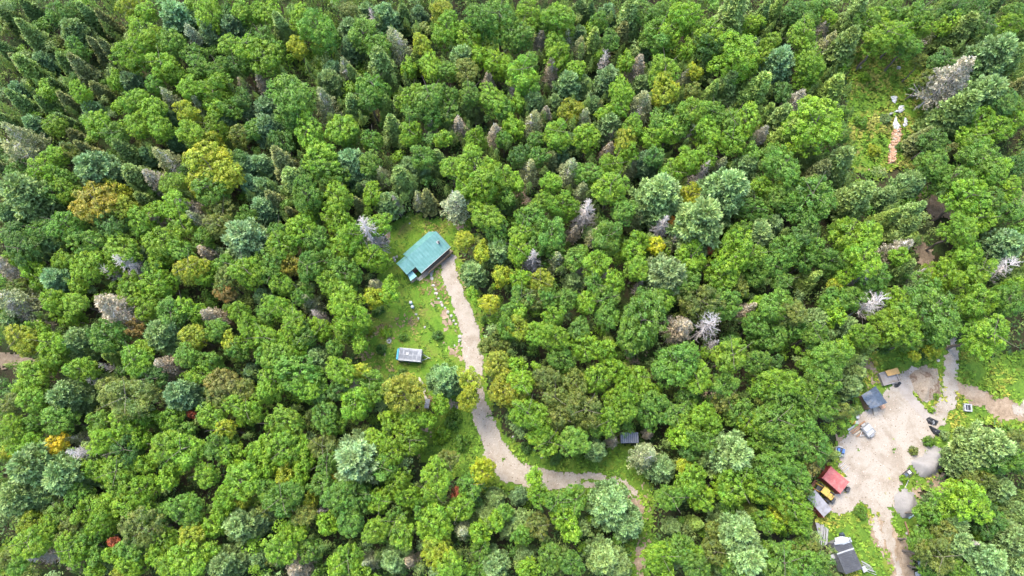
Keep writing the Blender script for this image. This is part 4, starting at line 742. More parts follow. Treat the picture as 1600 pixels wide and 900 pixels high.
M_pole = plain('grey_pole', (0.25, 0.25, 0.24), 0.6, noise=0.2, scale=4)
M_tealtarp = plain('mint_tarp', (0.22, 0.34, 0.32), 0.6, noise=0.2, scale=3, bump=0.5)
M_split = plain('split_pine', (0.37, 0.215, 0.13), 0.85, noise=0.35, scale=4)
M_sheetw = plain('white_plastic_sheet', (0.34, 0.345, 0.35), 0.45, noise=0.15, scale=3, bump=1.0)
M_concrete = plain('pale_concrete', (0.22, 0.20, 0.185), 0.9, noise=0.15, scale=3, dirt=(0.17, 0.145, 0.12))
M_blue = plain('blue_plastic', (0.04, 0.10, 0.25), 0.5, noise=0.15)

# --- the cabin: long gable under green metal, a lower wing, a little porch roof
fr = Frame((657.8, 426.7), (704.5, 385.5), 2.5)
def wall_z(pts, z0, z1, name, mat, parent):
    m = MB(); n = len(pts)
    for i in range(n):
        a, b = Vector((*pts[i], 0)), Vector((*pts[(i + 1) % n], 0)); d = b - a
        m.box(((a.x + b.x) / 2, (a.y + b.y) / 2, (z0 + z1) / 2), (d.length + 0.08, 0.12, z1 - z0), math.atan2(d.y, d.x))
    return m.build(name, mat, parent)
cab = empty('cabin', fr.o, fr.rz)
tag(cab, 'small cabin with green metal roof, low wing and deck, at the head of the driveway', 'cabin')
E0, E1 = fr.loc(657.8, 426.7, 2.5), fr.loc(704.5, 385.5, 2.5)          # front eave
Rg = fr.loc(650.5, 385.0, 3.9); Rr = fr.loc(681, 364, 3.9)
x0, x1 = E0[0], E1[0]; ye = (E0[1] + E1[1]) / 2; yr = ye + 3.6; yb = ye + 4.9
xg = x1 - 0.1
def slab(pts, t, name, mat, parent):
    return MB().poly(pts, t).build(name, mat, parent)
wall_z([(x0 + .35, ye + .45), (x1 - .35, ye + .45), (x1 - .35, yb - .35), (x0 + .35, yb - .35)], -0.3, 2.5, 'wall', M_log, cab)
rf = slab([(x0, ye, 2.45), (x1, ye, 2.45), (x1 - .15, yr, 3.7), (x0, yr, 3.7)], 0.07, 'roof', M_green, cab)
rb = slab([(x0, yr + .004, 3.698), (x1 - 1.3, yr + .004, 3.698), (x1 - 1.0, yb, 2.7), (x0, yb, 2.7)], 0.07, 'roof', M_green, cab)
slab([(x1 - .14, yr + .02, 3.69), (x1 - 1.32, yr + .02, 3.69), (x1 - 1.02, yb + .02, 2.68)], 0.06, 'roof_hip', M_green, cab)
m = MB()
for k in range(1, int((x1 - x0) / 0.6)):
    a = x0 + k * 0.6; m.tube((a, ye + .02, 2.48), (a, yr - .05, 3.72), 0.022, n=4)
o = m.build('standing_seams', M_green, rf); o['kind'] = 'stuff'
m = MB(); m.box(((x0 + x1) / 2, ye - .02, 2.40), (x1 - x0, .05, .16)); m.build('eave_trim', M_white, rf)
m = MB(); m.box((x1 - .04, (ye + yr) / 2, 3.06), (.05, 3.6, .14), rx=math.atan2(1.25, 3.6)); m.build('rake_trim', M_brown, rf)
cx_ = fr.loc(685.5, 378.5, 3.6); zc = 2.45 + 1.25 * (cx_[1] - ye) / 3.6
m = MB(); m.tube((cx_[0], cx_[1], zc - .1), (cx_[0], cx_[1], zc + .75), .13, n=12); ch = m.build('chimney', M_dkmetal, cab, smooth=False)
MB().tube((cx_[0], cx_[1], zc + .76), (cx_[0], cx_[1], zc + .86), .21, .05, n=12).build('chimney_cap', M_dkmetal, ch)
MB().box((cx_[0] - .02, cx_[1] + .25, zc + .12), (.5, .5, .06), rx=.33).build('flashing', M_white, ch)
for w_, a, b in (('window', .32, .46), ('window', .52, .66), ('window', .72, .9)):
    f_ = MB().box((x0 + (a + b) / 2 * (x1 - x0), ye + .37, 1.55), ((b - a) * (x1 - x0), .08, 1.0)).build('window', M_white, cab)
    MB().box((x0 + (a + b) / 2 * (x1 - x0), ye + .34, 1.55), ((b - a) * (x1 - x0) - .14, .06, .86)).build('pane', M_glass, f_)
d_ = MB().box((x0 + .2 * (x1 - x0), ye + .38, 0.95), (.9, .08, 2.0)).build('door', M_brown, cab)
MB().tube((x0 + .2 * (x1 - x0) + .34, ye + .28, .95), (x0 + .2 * (x1 - x0) + .34, ye + .34, .95), .04).build('handle', M_steel, d_)
# narrow deck along the front, boards laid lengthwise
dk = MB().box(((x0 + x1) / 2 + .05, ye + .02, .22), (x1 - x0 + .1, .10, .20)).build('deck', M_wood, cab)
for k in range(5):
    MB().box(((x0 + x1) / 2, ye + .30 - .165 * k, .38 + .004 * (k % 2)), (x1 - x0 - .05 * (k % 3), .145, .045)).build('plank', M_deck, dk)
rl = MB(); rl.box(((x0 + x1) / 2 + .6, ye - .42, 1.20), (x1 - x0 - 1.3, .14, .06))
for k in range(7): rl.box((x0 + 1.25 + k * (x1 - x0 - 1.3) / 6, ye - .42, .70), (.09, .09, 1.0))
rl.box(((x0 + x1) / 2 + .6, ye - .42, .75), (x1 - x0 - 1.3, .05, .7)); rl.build('railing', M_log, cab)
st = fr.loc(660, 434, .2)
MB().box((st[0], st[1], .08), (1.6, .30, .12), rz=-.05).box((st[0] - .25, st[1] + .35, .2), (1.4, .34, .12)).build('steps', M_pale, cab)
# the lower wing
W0 = fr.loc(619, 411.5, 3.3); W1 = fr.loc(648.5, 387.5, 3.3); W2 = fr.loc(635, 428.5, 2.6); W3 = fr.loc(650, 419, 2.6)
ywa, ywb = min((W0[1] + W1[1]) / 2, yr - .1), (W2[1] + W3[1]) / 2; xw = (W0[0] + W2[0]) / 2
zw = lambda y: 2.45 + 1.25 * (y - ye) / 3.6 - .16
wall_z([(xw + .25, ywb + .25), (x0 + .3, ywb + .25), (x0 + .3, ywa - .25), (xw + .25, ywa - .25)], -.3, zw(ywb) - .12, 'wall', M_brown, cab)
slab([(xw + .19, ywb + .3, zw(ywb) - .16), (xw + .19, ywa - .25, zw(ywb) - .16), (xw + .19, ywa - .25, zw(ywa) - .16)], .001, 'gable_end', M_brown, cab)
wr = slab([(xw, ywb, zw(ywb)), (x0 + .28, ywb, zw(ywb)), (x0 + .28, ywa, zw(ywa)), (xw, ywa, zw(ywa))], .07, 'roof', M_green, cab)
wb = slab([(xw, ywa + .01, zw(ywa)), (x0 + .28, ywa + .01, zw(ywa)), (x0 + .28, ywa + .9, zw(ywa) - .8), (xw, ywa + .9, zw(ywa) - .8)], .07, 'roof', M_green, cab)
m = MB()
for k in range(1, int((x0 - xw) / 0.6) + 1): m.tube((xw + k * .6, ywb + .02, zw(ywb) + .02), (xw + k * .6, ywa - .02, zw(ywa) + .02), .022, n=4)
o = m.build('standing_seams', M_green, wr); o['kind'] = 'stuff'
for yy in (ywa - 1.0, ywb + .8):
    f_ = MB().box((xw + .20, yy, 1.3), (.08, .75, .7)).build('window', M_white, cab)
    MB().box((xw + .17, yy, 1.3), (.06, .61, .56)).build('pane', M_glass, f_)
# porch roof and its two posts
Q = [fr.loc(*q, 1.95) for q in ((636.3, 428.6), (643.5, 422.2), (650.8, 431.3), (641.5, 438.6))]
slab([(*Q[0], 2.02), (*Q[1], 2.02), (*Q[2], 1.85), (*Q[3], 1.85)], .06, 'porch_roof', M_green2, cab)
for q in (Q[2], Q[3]): MB().box((q[0] + (Q[0][0] - Q[3][0]) * .05, q[1] + .12, .9), (.1, .1, 1.85)).build('post', M_pale, cab)
MB().box(((Q[0][0] + Q[2][0]) / 2, (Q[0][1] + Q[2][1]) / 2, .1), (1.3, 1.2, .16)).build('porch_floor', M_deck, cab)
q = fr.loc(648, 423, .8)
b_ = empty('covered_bench', fr.o + Matrix.Rotation(fr.rz, 3, 'Z') @ Vector((q[0], q[1], 0)), fr.rz); tag(b_, 'maroon covered bench tucked in the notch between cabin and porch roof', 'bench')
MB().box((0, 0, .42), (.9, .62, .1)).build('seat', M_maroon, b_); MB().box((0, .28, .72), (.9, .08, .55)).build('backrest', M_maroon, b_)
for sx in (-.38, .38): MB().box((sx, 0, .18), (.08, .5, .40)).build('leg', M_dkmetal, b_)

# --- boulders: the stone edging of the lawn and the loose rocks
def rock_mesh(seed):
    rs_ = np.random.RandomState(seed); bm = bmesh.new(); bmesh.ops.create_icosphere(bm, subdivisions=2, radius=1)
    ax = rs_.uniform(.7, 1.1, 3)
    for v in bm.verts:
        k = 1 + .25 * (vnoise(v.co.x * 1.6 + seed * 7, v.co.y * 1.6 + v.co.z * 2.3) - .5) * 2
        v.co = Vector((v.co.x * ax[0] * k, v.co.y * ax[1] * k, max(-.3, v.co.z * .62 * k)))
    me = bpy.data.meshes.new('stone'); bm.to_mesh(me); bm.free(); me.materials.append(M_rock); return me
ROCK = [rock_mesh(i) for i in range(6)]
EDGE = [(675, 421), (674, 428), (675, 435), (676, 442), (679, 450), (681, 457), (684, 465), (689, 472), (694, 480), (699, 487), (704, 492), (708, 499), (712, 505), (715, 511)]
edging = empty('stone_edging', at(690, 470)); tag(edging, 'curving row of pale stones edging the lawn beside the driveway', 'stone edging')
def stones_on(path, step, size):
    for (a, b) in zip(path[:-1], path[1:]):
        A, B = at(*a), at(*b); n_ = max(1, int((B - A).length / step))
        for k in range(n_):
            p = A.lerp(B, (k + rnd.random() * .6) / n_); s_ = size * rnd.uniform(.55, 1.25)
            o = link('stone', rnd.choice(ROCK), edging, p - edging.location + Vector((rnd.uniform(-.12, .12), rnd.uniform(-.12, .12), -.05)), (0, 0, rnd.uniform(0, 6)), (s_ * rnd.uniform(.9, 1.4), s_, s_))
stones_on(EDGE, .55, .30)
stones_on([(719, 522), (718.5, 528), (717, 534), (713, 538), (708, 540)], .5, .26)
def rock(px, py, w, label, name='boulder', cat='boulder'):
    p = at(px, py); s_ = w * .5 * mpp(px, py)
    o = link(name, rnd.choice(ROCK), None, (p.x, p.y, -.02), (0, 0, rnd.uniform(0, 6)), (s_ * 1.15, s_, s_ * 1.1)); tag(o, label, cat, 'boulders in the grass'); return o
rock(616, 403, 5, 'pale boulder at the cabin wing corner, farther from its wall'); rock(620, 401, 4.5, 'pale boulder touching the cabin wing corner, upper of three'); rock(617, 407, 4.5, 'pale boulder of the trio by the wing, lowest of the three')
rock(609.5, 413, 4, 'lone small pale boulder below the trio by the cabin wing')
rock(650, 491, 4.5, 'upper of two pale boulders on the mown lawn'); rock(653.5, 497.5, 4.5, 'lower of two pale boulders on the mown lawn'); rock(664, 511, 4.5, 'flat pale boulder alone in the lawn below the pair')
rock(685, 521, 4, 'grey boulder in a dark tuft near the lawn\'s stone edging'); rock(847, 714, 5.5, 'pale upright boulder in grass inside the driveway bend'); rock(802, 683, 5, 'grey boulder at the wood\'s edge above the driveway bend')
rock(715, 637, 3.5, 'small white boulder on bare soil beside the driveway near the lean-to'); rock(1466, 563, 5, 'white boulder in meadow grass near the dirt mound', )
rock(640, 349, 3, 'small white boulder in the grass above the cabin'); rock(1345, 106, 5, 'white boulder near the upper edge of the log clearing')

# a ring of white stones round a firepit
fp = empty('fire_ring', at(608, 533)); tag(fp, 'white stone fire ring in the lawn left of the camping trailer', 'fire pit')
for k in range(9):
    a = 6.283 * k / 9; link('stone', rnd.choice(ROCK), fp, (.32 * math.cos(a), .32 * math.sin(a), 0), (0, 0, a), .17)
MB().tube((0, 0, -.1), (0, 0, .03), .24, n=12).build('ash', M_black, fp)
# pale blue barrels standing in the grass
for i, (x, y, l) in enumerate([(642.5, 474, 'pale blue barrel on the lawn, upper of two'), (645, 480.5, 'pale blue barrel on the lawn, lower of two')]):
    p = at(x, y); b_ = empty('barrel', (p.x, p.y, -.05)); tag(b_, l, 'barrel', 'pale blue barrels')
    M_pb = bpy.data.materials.get('pale_blue_plastic') or plain('pale_blue_plastic', (0.28, 0.45, 0.46), 0.5)
    MB().tube((0, 0, 0), (0, 0, .45), .27, .30, 14).tube((0, 0, .451), (0, 0, .85), .30, .27, 14).build('body', M_pb, b_)
    MB().tube((0, 0, .84), (0, 0, .88), .25, n=14).build('lid', M_white, b_)

# --- the camping trailer
p = at(642.5, 557.5); q0, q1 = at(622, 556, 2), at(662, 559.5, 2); rz = math.atan2((q1 - q0).y, (q1 - q0).x); L_ = (q1 - q0).length
tr_ = empty('camping_trailer', (p.x, p.y, 0), rz); tag(tr_, 'white and teal camping trailer with weathered flat roof parked on the lawn', 'trailer')
m = MB(); m.box((.08, 0, 1.2), (L_ - .5, 2.15, 1.5), bev=.08); m.build('body', M_white, tr_)
m = MB(); m.box((-L_ / 2 + .12, 0, 1.15), (.42, 2.05, 1.3), bev=.14); m.build('rear_cap', M_teal, tr_)
m = MB(); m.box((.1, 0, 1.98), (L_ - .55, 2.1, .09), bev=.03); rf = m.build('roof', M_trail, tr_)
for k in range(9):
    m = MB(); m.box((-L_ / 2 + .75 + (k % 5) * .83 + rnd.uniform(-.08, .08), (-.45 if k < 5 else .42) + rnd.uniform(-.05, .05), 2.037), (rnd.uniform(.45, .75), rnd.uniform(.5, .75), .025)); m.build('roof_patch', plain('roof_patch_grey', (0.10, 0.105, 0.115), .7, noise=.2) if k == 0 else bpy.data.materials['roof_patch_grey'], rf)
m = MB(); m.box((-.4, .1, 2.10), (.5, .5, .14), bev=.03); m.build('roof_vent', M_white, rf)
for sy in (-1, 1):
    m = MB(); m.box((.1, sy * 1.07, 2.02), (L_ - .5, .05, .06)); m.build('roof_rail', M_steel, rf)
    m = MB(); m.box((.1, sy * 1.081, 1.0), (L_ - .6, .012, .35)); m.build('side_stripe', M_teal, tr_)
    w_ = MB().tube((-.2, sy * .98, .33), (-.2, sy * 1.1, .33), .34, n=16).build('wheel', M_rubber, tr_)
    MB().tube((-.2, sy * 1.1, .33), (-.2, sy * 1.12, .33), .17, n=12).build('rim', M_steel, w_)
    f_ = MB().box((.9, sy * 1.08, 1.45), (.9, .03, .5)).build('window', M_steel, tr_); MB().box((.9, sy * 1.098, 1.45), (.8, .012, .4)).build('pane', M_glass, f_)
d_ = MB().box((-1.2, -1.085, 1.15), (.65, .03, 1.3)).build('door', M_white, tr_); MB().box((-.96, -1.11, 1.15), (.1, .03, .05)).build('handle', M_steel, d_)
m = MB(); m.tube((L_ / 2 - .3, -.6, .45), (L_ / 2 + 1.0, 0, .45), .05, n=6).tube((L_ / 2 - .3, .6, .45), (L_ / 2 + 1.0, 0, .45), .05, n=6).tube((L_ / 2 + .95, 0, .45), (L_ / 2 + 1.25, 0, .45), .06, n=6); m.build('hitch', M_steel, tr_)
MB().tube((L_ / 2 + .8, 0, -.1), (L_ / 2 + .8, 0, .8), .04, n=6).build('jack', M_steel, tr_)

# --- lean-to, tarp pile and plank walk in the trees below the trailer
p = at(669, 632); h = empty('lean_to', (p.x, p.y, 0), R(-8)); tag(h, 'small lean-to with pale grey panel roof under green branches', 'shelter')
MB().box((0, 0, 1.5), (.8, 1.6, .05), rx=.08).build('roof', M_trail, h)
MB().box((-.3, 0, .65), (.06, 1.4, 1.5)).build('wall', M_brown, h)
for sy in (-.7, .7): MB().box((.33, sy, .6), (.07, .07, 1.7)).build('post', M_wood, h)
def tarp(name, px, py, outline, h_, mat, label, cat='tarp', seed=1, zb=0.0, zg=0.0):
    """a heap under a crumpled sheet: outline in photo pixels, raised and creased"""
    P = [at(*q, zg) for q in outline]; c = sum(P, Vector()) / len(P); n = len(P); V, F = [], []
    rs_ = np.random.RandomState(seed); rings = 5; seg = n * 4
    ring0 = []
    for i in range(n):
        for k in range(4): ring0.append(P[i].lerp(P[(i + 1) % n], k / 4))
    for r_ in range(rings):
        f = 1 - r_ / rings
        for q in ring0:
            d = (q - c) * f; d.z = 0; z = zb + (0.02 if r_ == 0 else h_ * (1 - f * f) ** .7 + .10 * rs_.normal() * h_ ** .5 + .03)
            V.append((d.x + rs_.normal() * .03, d.y + rs_.normal() * .03, z))
    V.append((0, 0, zb + h_))
    for r_ in range(rings - 1):
        for i in range(seg):
            j = (i + 1) % seg; F.append((r_ * seg + i, r_ * seg + j, (r_ + 1) * seg + j, (r_ + 1) * seg + i))
    F += [((rings - 1) * seg + i, (rings - 1) * seg + (i + 1) % seg, len(V) - 1) for i in range(seg)]
    me = bpy.data.meshes.new(name); me.from_pydata(V, [], F); me.materials.append(mat)
    o = link(name, me, None, (c.x, c.y, 0)); tag(o, label, cat); return o
tarp('tarp_heap', 0, 0, [(674, 636), (682, 634), (692, 641), (690, 648), (680, 647), (673, 643)], .5, M_black, 'black tarp over a heap beside the small lean-to', seed=3)
wk = empty('plank_walk', at(663, 605)); tag(wk, 'narrow pale plank walk running down to the lean-to', 'plank walk')
path = [(654, 590), (659, 597), (663, 606), (664, 618), (667, 626)]
for a, b in zip(path[:-1], path[1:]):
    A, B = at(*a, .1), at(*b, .1); d = B - A; 
    MB().box(((A + B) / 2 - wk.location) + Vector((0, 0, .1)), (d.length, .42, .06), math.atan2(d.y, d.x)).build('plank', M_pale, wk)

# --- the small hut with a dark ribbed roof above the drive's end
fr = Frame((970, 691.5), (998, 691), 2.1); h = empty('hut', fr.o, fr.rz); tag(h, 'small hut with dark ribbed roof between bare grey firs', 'hut')
w_, d_ = fr.len, 1.75
rf = MB().box((w_ / 2, d_ / 2 - .1, 2.12), (w_, d_, .07), rx=.10).build('roof', sheetmetal('hut_roof_metal', (0.085, 0.095, 0.115), (0.13, 0.135, 0.15), .4, 'X', .45), h)
m = MB()
for k in range(9): m.tube((.15 + k * (w_ - .3) / 8, -.85 + d_ / 2, 2.08), (.15 + k * (w_ - .3) / 8, .7 + d_ / 2, 2.24), .03, n=4)
m.build('roof_ribs', M_steel, rf)
MB().box((w_ / 2, d_ / 2, .95), (w_ - .3, d_ - .3, 2.1)).build('walls', M_brown, h)
dd = MB().box((w_ * .35, .12, .85), (.7, .06, 1.7)).build('door', M_maroon, h); MB().box((w_ * .35 + .25, .08, .85), (.06, .04, .12)).build('handle', M_steel, dd)
f_ = MB().box((w_ * .72, .12, 1.2), (.6, .06, .6)).build('window', M_white, h); MB().box((w_ * .72, .09, 1.2), (.5, .04, .5)).build('pane', M_glass, f_)

# ================================================================= the work yard
# tarp-roofed shelter on posts
fr = Frame((1361.5, 639), (1387.5, 629), 2.2); h = empty('work_shelter', fr.o, fr.rz); tag(h, 'open work shelter with crinkled blue-grey tarp roof at the yard edge', 'shelter')
C4 = [fr.loc(*q, 2.3) for q in ((1361.5, 639), (1387.5, 629), (1369, 603), (1346, 617.5))]
nu = 12; V = []; rs_ = np.random.RandomState(2)
for i in range(nu + 1):
    for j in range(nu + 1):
        u, v = i / nu, j / nu
        p = (1 - v) * ((1 - u) * Vector((*C4[0], 0)) + u * Vector((*C4[1], 0))) + v * ((1 - u) * Vector((*C4[3], 0)) + u * Vector((*C4[2], 0)))
        V.append((p.x, p.y, 2.1 + .55 * (1 - abs(u - .5) * 2) + .05 * rs_.normal() + .08 * math.sin(9 * v + 3 * u)))
F = [(i * (nu + 1) + j, (i + 1) * (nu + 1) + j, (i + 1) * (nu + 1) + j + 1, i * (nu + 1) + j + 1) for i in range(nu) for j in range(nu)]
link('tarp_roof', mesh_np('tarp_roof', V, F, mat=M_slate), h)
for c4 in C4: MB().box((c4[0] * .9 + .1, c4[1] * .9 + .1, .95), (.12, .12, 2.2)).build('post', M_wood, h)
MB().box(((C4[0][0] + C4[3][0]) / 2 + .3, (C4[0][1] + C4[3][1]) / 2, .8), (.08, 2.4, 1.5), rz=-.05).build('side_boards', M_brown, h)
def slabthing(name, quad, z0, z1, mat, label, cat, ztop=None):
    P = [at(*q, z1) for q in quad]; c = sum(P, Vector()) / 4
    m = MB(); m.poly([Vector((v.x - c.x, v.y - c.y, z1)) for v in P], z1 - z0); o = m.build(name, mat, None); o.location = (c.x, c.y, 0); tag(o, label, cat); return o
slabthing('board', [(1364, 638), (1370, 636), (1372, 645), (1366, 649)], .1, .3, M_pale, 'pale short board leaning at the work shelter\'s mouth', 'board')
slabthing('board', [(1374, 635), (1381, 631), (1384, 636), (1378, 640)], .1, .2, M_split, 'pinkish board lying under the work shelter\'s front eave', 'board')
slabthing('plywood_sheet', [(1383, 579.5), (1402.5, 574.3), (1406.5, 583.5), (1387.5, 588)], .85, .95, M_ply, 'golden plywood sheet laid across the pale bin', 'plywood')
# pale dust-covered bin (slab with a low kerb) under the plywood
fr = Frame((1380.5, 603), (1406, 596), .5); h = empty('concrete_bin', fr.o, fr.rz); tag(h, 'low pale concrete bin beside the golden plywood sheet', 'concrete bin')
w_, d_ = fr.len, 2.3
MB().box((w_ / 2, d_ / 2, .18), (w_, d_, .4)).build('slab', M_concrete, h)
for a, b, c_, e_ in ((w_ / 2, .08, w_, .16), (w_ / 2, d_ - .08, w_, .16)): MB().box((a, b, .54), (c_, e_, .32)).build('kerb', M_concrete, h)
for a in (.08, w_ - .08): MB().box((a, d_ / 2, .54), (.16, d_ - .34, .32)).build('kerb', M_concrete, h)
tarp('black_scrap', 0, 0, [(1396, 601), (1402, 600), (1406, 596), (1409, 599), (1403, 605), (1398, 606)], .25, M_black, 'small black tarp scrap at the foot of the concrete bin', seed=8)
# dirt mound with clods
def heap(name, outline, hgt, mat, label, cat, seed, lump=.12, cone=.9):
    P = [at(*q) for q in outline]; c = sum(P, Vector()) / len(P); Pl = [(v.x - c.x, v.y - c.y) for v in P]
    xs_, ys_ = zip(*Pl); cs = .22
    gx, gy = np.arange(min(xs_) - .5, max(xs_) + .5, cs), np.arange(min(ys_) - .5, max(ys_) + .5, cs)
    X, Y = np.meshgrid(gx, gy, indexing='ij'); d = poly_sd(X, Y, Pl) + .5 * (fbm(X * .8 + seed, Y * .8) - .5); mx = d.max()
    f = np.clip(d / mx, 0, 1); Z = -.06 + hgt * (1 - (1 - f) ** 1.7) * cone + lump * (fbm(X * 1.3, Y * 1.3 + seed) - .5) * np.clip(f * 4, 0, 1)
    n1 = len(gy); k = (d[:-1, :-1] > -.1); i, j = np.nonzero(k)
    F = np.stack([i * n1 + j, (i + 1) * n1 + j, (i + 1) * n1 + j + 1, i * n1 + j + 1], 1); V = np.stack([X, Y, Z], -1).reshape(-1, 3)
    used = np.unique(F); mm = np.full(len(V), -1); mm[used] = np.arange(len(used))
    o = link(name, mesh_np(name, V[used], mm[F], mat=mat, smooth=True), None, (c.x, c.y, 0)); tag(o, label, cat); return o
M_mound = ground('dug_soil', [(0.3, (0.20, 0.155, 0.11)), (0.5, (0.25, 0.2, 0.145)), (0.62, (0.13, 0.08, 0.05)), (0.78, (0.23, 0.185, 0.12))], .8, 5.0, .6)
heap('dirt_mound', [(1419, 588), (1428, 578), (1445, 572), (1463, 578), (1467, 596), (1471, 615), (1462, 624), (1440, 628), (1428, 612)], 1.3, M_mound, 'lumpy brown and straw coloured dirt mound above the yard', 'dirt mound', 3, .5)
heap('gravel_heap', [(1424, 722), (1430, 716), (1443, 712), (1446, 702), (1459, 698), (1471, 702), (1477, 714), (1475, 727), (1464, 740), (1452, 747), (1436, 744), (1428, 734)], 1.8, M_heap, 'larger grey gravel heap with two humps at the yard\'s edge', 'gravel heap', 5, .22)
heap('gravel_heap', [(1396, 774), (1402, 769), (1414, 765), (1428, 772), (1434, 787), (1431, 800), (1424, 808), (1411, 811), (1398, 799)], 1.6, M_heap, 'rounder grey gravel heap with a mint tarp corner, near the yard\'s foot', 'gravel heap', 9, .12)
tarp('mint_tarp', 0, 0, [(1417, 808), (1424, 801), (1430, 798), (1429, 804), (1421, 811)], .25, M_tealtarp, 'mint green tarp corner poking from under the rounder gravel heap', seed=5)
tarp('black_tarp', 0, 0, [(1446, 654), (1452, 651), (1466, 658), (1463, 665), (1455, 664), (1450, 662)], .7, M_black, 'black tarp heap by the gravel path, upper of two', seed=11)
tarp('black_tarp', 0, 0, [(1450, 664), (1456, 667), (1470, 673), (1467, 682), (1458, 678), (1453, 671)], .6, M_black, 'black tarp heap by the gravel path, lower of two', seed=12)
tarp('white_sheet', 0, 0, [(1451, 655), (1455, 656), (1460, 664), (1455, 664)], .75, M_sheetw, 'white plastic scrap between the two black tarp heaps', seed=13)
# orange drum on its side with end caps and hoops
A, B = at(1325, 649.5, .45), at(1333.5, 661, .45); d = B - A; h = empty('orange_tank', (*((A + B) / 2).xy, 0), math.atan2(d.y, d.x)); tag(h, 'orange plastic tank lying on cradles at the edge of the trees', 'tank')
MB().tube((-d.length / 2, 0, .55), (d.length / 2, 0, .55), .42, n=16).build('body', M_orange, h, smooth=False)
for s_ in (-1, 1):
    MB().tube((s_ * d.length / 2, 0, .55), (s_ * (d.length / 2 + .16), 0, .55), .40, .2, n=16).build('end_cap', M_orange, h)
    MB().box((s_ * d.length * .3, 0, .12), (.14, .8, .3)).build('cradle', M_wood, h)
MB().tube((0, 0, .95), (0, 0, 1.06), .14, n=12).build('filler_cap', M_black, h)
for x, y, l in ((1338, 652, 'white pail beside the orange tank, nearer the yard'), (1336.5, 660.5, 'white pail between orange tank and lumber')):
    p = at(x, y); b_ = empty('pail', (p.x, p.y, 0)); tag(b_, l, 'pail', 'white pails'); MB().tube((0, 0, 0), (0, 0, .5), .25, .30, 12).build('body', M_white, b_); MB().tube((0, 0, .5), (0, 0, .54), .31, n=12).build('lid', M_pole, b_)
# timbers lying side by side
def beam(name, a, b, w_, h_, mat, label, z=0.05, cat='timber', group='timbers beside the white utility trailer'):
    A, B = at(*a, z + h_), at(*b, z + h_); d = B - A
    o = MB().box((0, 0, z + h_ / 2), (d.length, w_, h_), bev=.015).build(name, mat, None); o.location = (*((A + B) / 2).xy, 0); o.rotation_euler.z = math.atan2(d.y, d.x); tag(o, label, cat, group); return o
beam('timber', (1329, 675), (1352, 658), .22, .22, M_wood, 'dark brown timber, uppermost of the row by the tank')
beam('timber', (1332, 677.5), (1355, 661), .20, .2, M_wood, 'brown timber, second of the row by the tank')
beam('timber', (1335, 680), (1357, 664.5), .24, .22, M_pale, 'pale timber between the brown ones')
beam('timber', (1339, 682.5), (1359, 667), .20, .2, M_wood, 'brown timber lying along the white utility trailer')
beam('timber', (1325, 672), (1336, 665), .30, .12, M_pole, 'short grey plank nearest the trees, above the timbers')
beam('timber', (1326, 676), (1338, 668), .26, .12, M_pole, 'short grey plank touching the uppermost brown timber')
def utility_trailer(a, b, width, label, load):
    fr = Frame(a, b, .7); h = empty('utility_trailer', fr.o, fr.rz); tag(h, label, 'trailer'); L_ = fr.len
    MB().box((L_ / 2, width / 2, .55), (L_, width, .10)).build('bed', M_steel, h)
    for y in (.04, width - .04): MB().box((L_ / 2, y, .80), (L_, .06, .42)).build('side', M_white, h)
    for x in (.04, L_ - .04): MB().box((x, width / 2, .80), (.06, width - .16, .42)).build('end_gate', M_white, h)
    for y in (-.12, width + .12):
        w_ = MB().tube((L_ * .5, y - .09, .30), (L_ * .5, y + .09, .30), .30, n=14).build('wheel', M_rubber, h); MB().tube((L_ * .5, y - .10, .30), (L_ * .5, y + .10, .30), .14, n=10).build('rim', M_steel, w_)
        MB().box((L_ * .5, y, .68), (.8, .24, .05)).build('fender', M_white, h)
    MB().tube((-.9, width / 2, .5), (0, width / 2 - .4, .5), .05, n=6).tube((-.9, width / 2, .5), (0, width / 2 + .4, .5), .05, n=6).build('hitch', M_steel, h)
    return h, L_, width
h, L_, w_ = utility_trailer((1357, 684), (1368, 675), 2.0, 'white utility trailer with pale cargo panels beside the timbers', None)
c = h.matrix_basis @ Vector((L_ / 2, 1.35, 0)); o = MB().box((0, 0, .93), (L_ * .86, .95, .5), bev=.04).build('cargo_box', M_white, None); o.location = (c.x, c.y, 0); o.rotation_euler.z = h.rotation_euler.z; tag(o, 'white box lying in the utility trailer by the timbers, upper half', 'box')
c = h.matrix_basis @ Vector((L_ / 2, .5, 0)); o = MB().box((0, 0, .82), (L_ * .86, .72, .3), bev=.04).build('cargo_box', M_pole, None); o.location = (c.x, c.y, 0); o.rotation_euler.z = h.rotation_euler.z; tag(o, 'grey box lying in the utility trailer by the timbers, lower half', 'box')
h, L_, w_ = utility_trailer((1304, 709), (1318, 713.5), 1.35, 'little white trailer with dark load at the edge of the woods, above the red container', None)
for k, (x, y, mt, l) in enumerate([(.3, .65, M_blue, 'blue crate in the little white trailer, first of its dark load'), (.55, .6, M_black, 'black crate in the little white trailer, middle of its load'), (.8, .7, M_blue, 'blue crate in the little white trailer, end of its load')]):
    c = h.matrix_basis @ Vector((L_ * x, w_ * y - .12, 0)); o = MB().box((0, 0, .85), (.42, .7, .5), bev=.03).build('crate', mt, None); o.location = (c.x, c.y, 0); o.rotation_euler.z = h.rotation_euler.z; tag(o, l, 'crate')
# pallet
fr = Frame((1311.5, 728), (1315.5, 732.5)); h = empty('pallet', fr.o, fr.rz); tag(h, 'pale wooden pallet lying on the gravel above the red container', 'pallet')
for k in range(5): MB().box((.1 + k * .26, .5, .14), (.16, 1.15, .03)).build('slat', M_pale if k % 2 else M_pole, h)
for k in range(3): MB().box((.62, .02 + k * .48, .06), (1.2, .1, .12)).build('runner', M_wood, h)

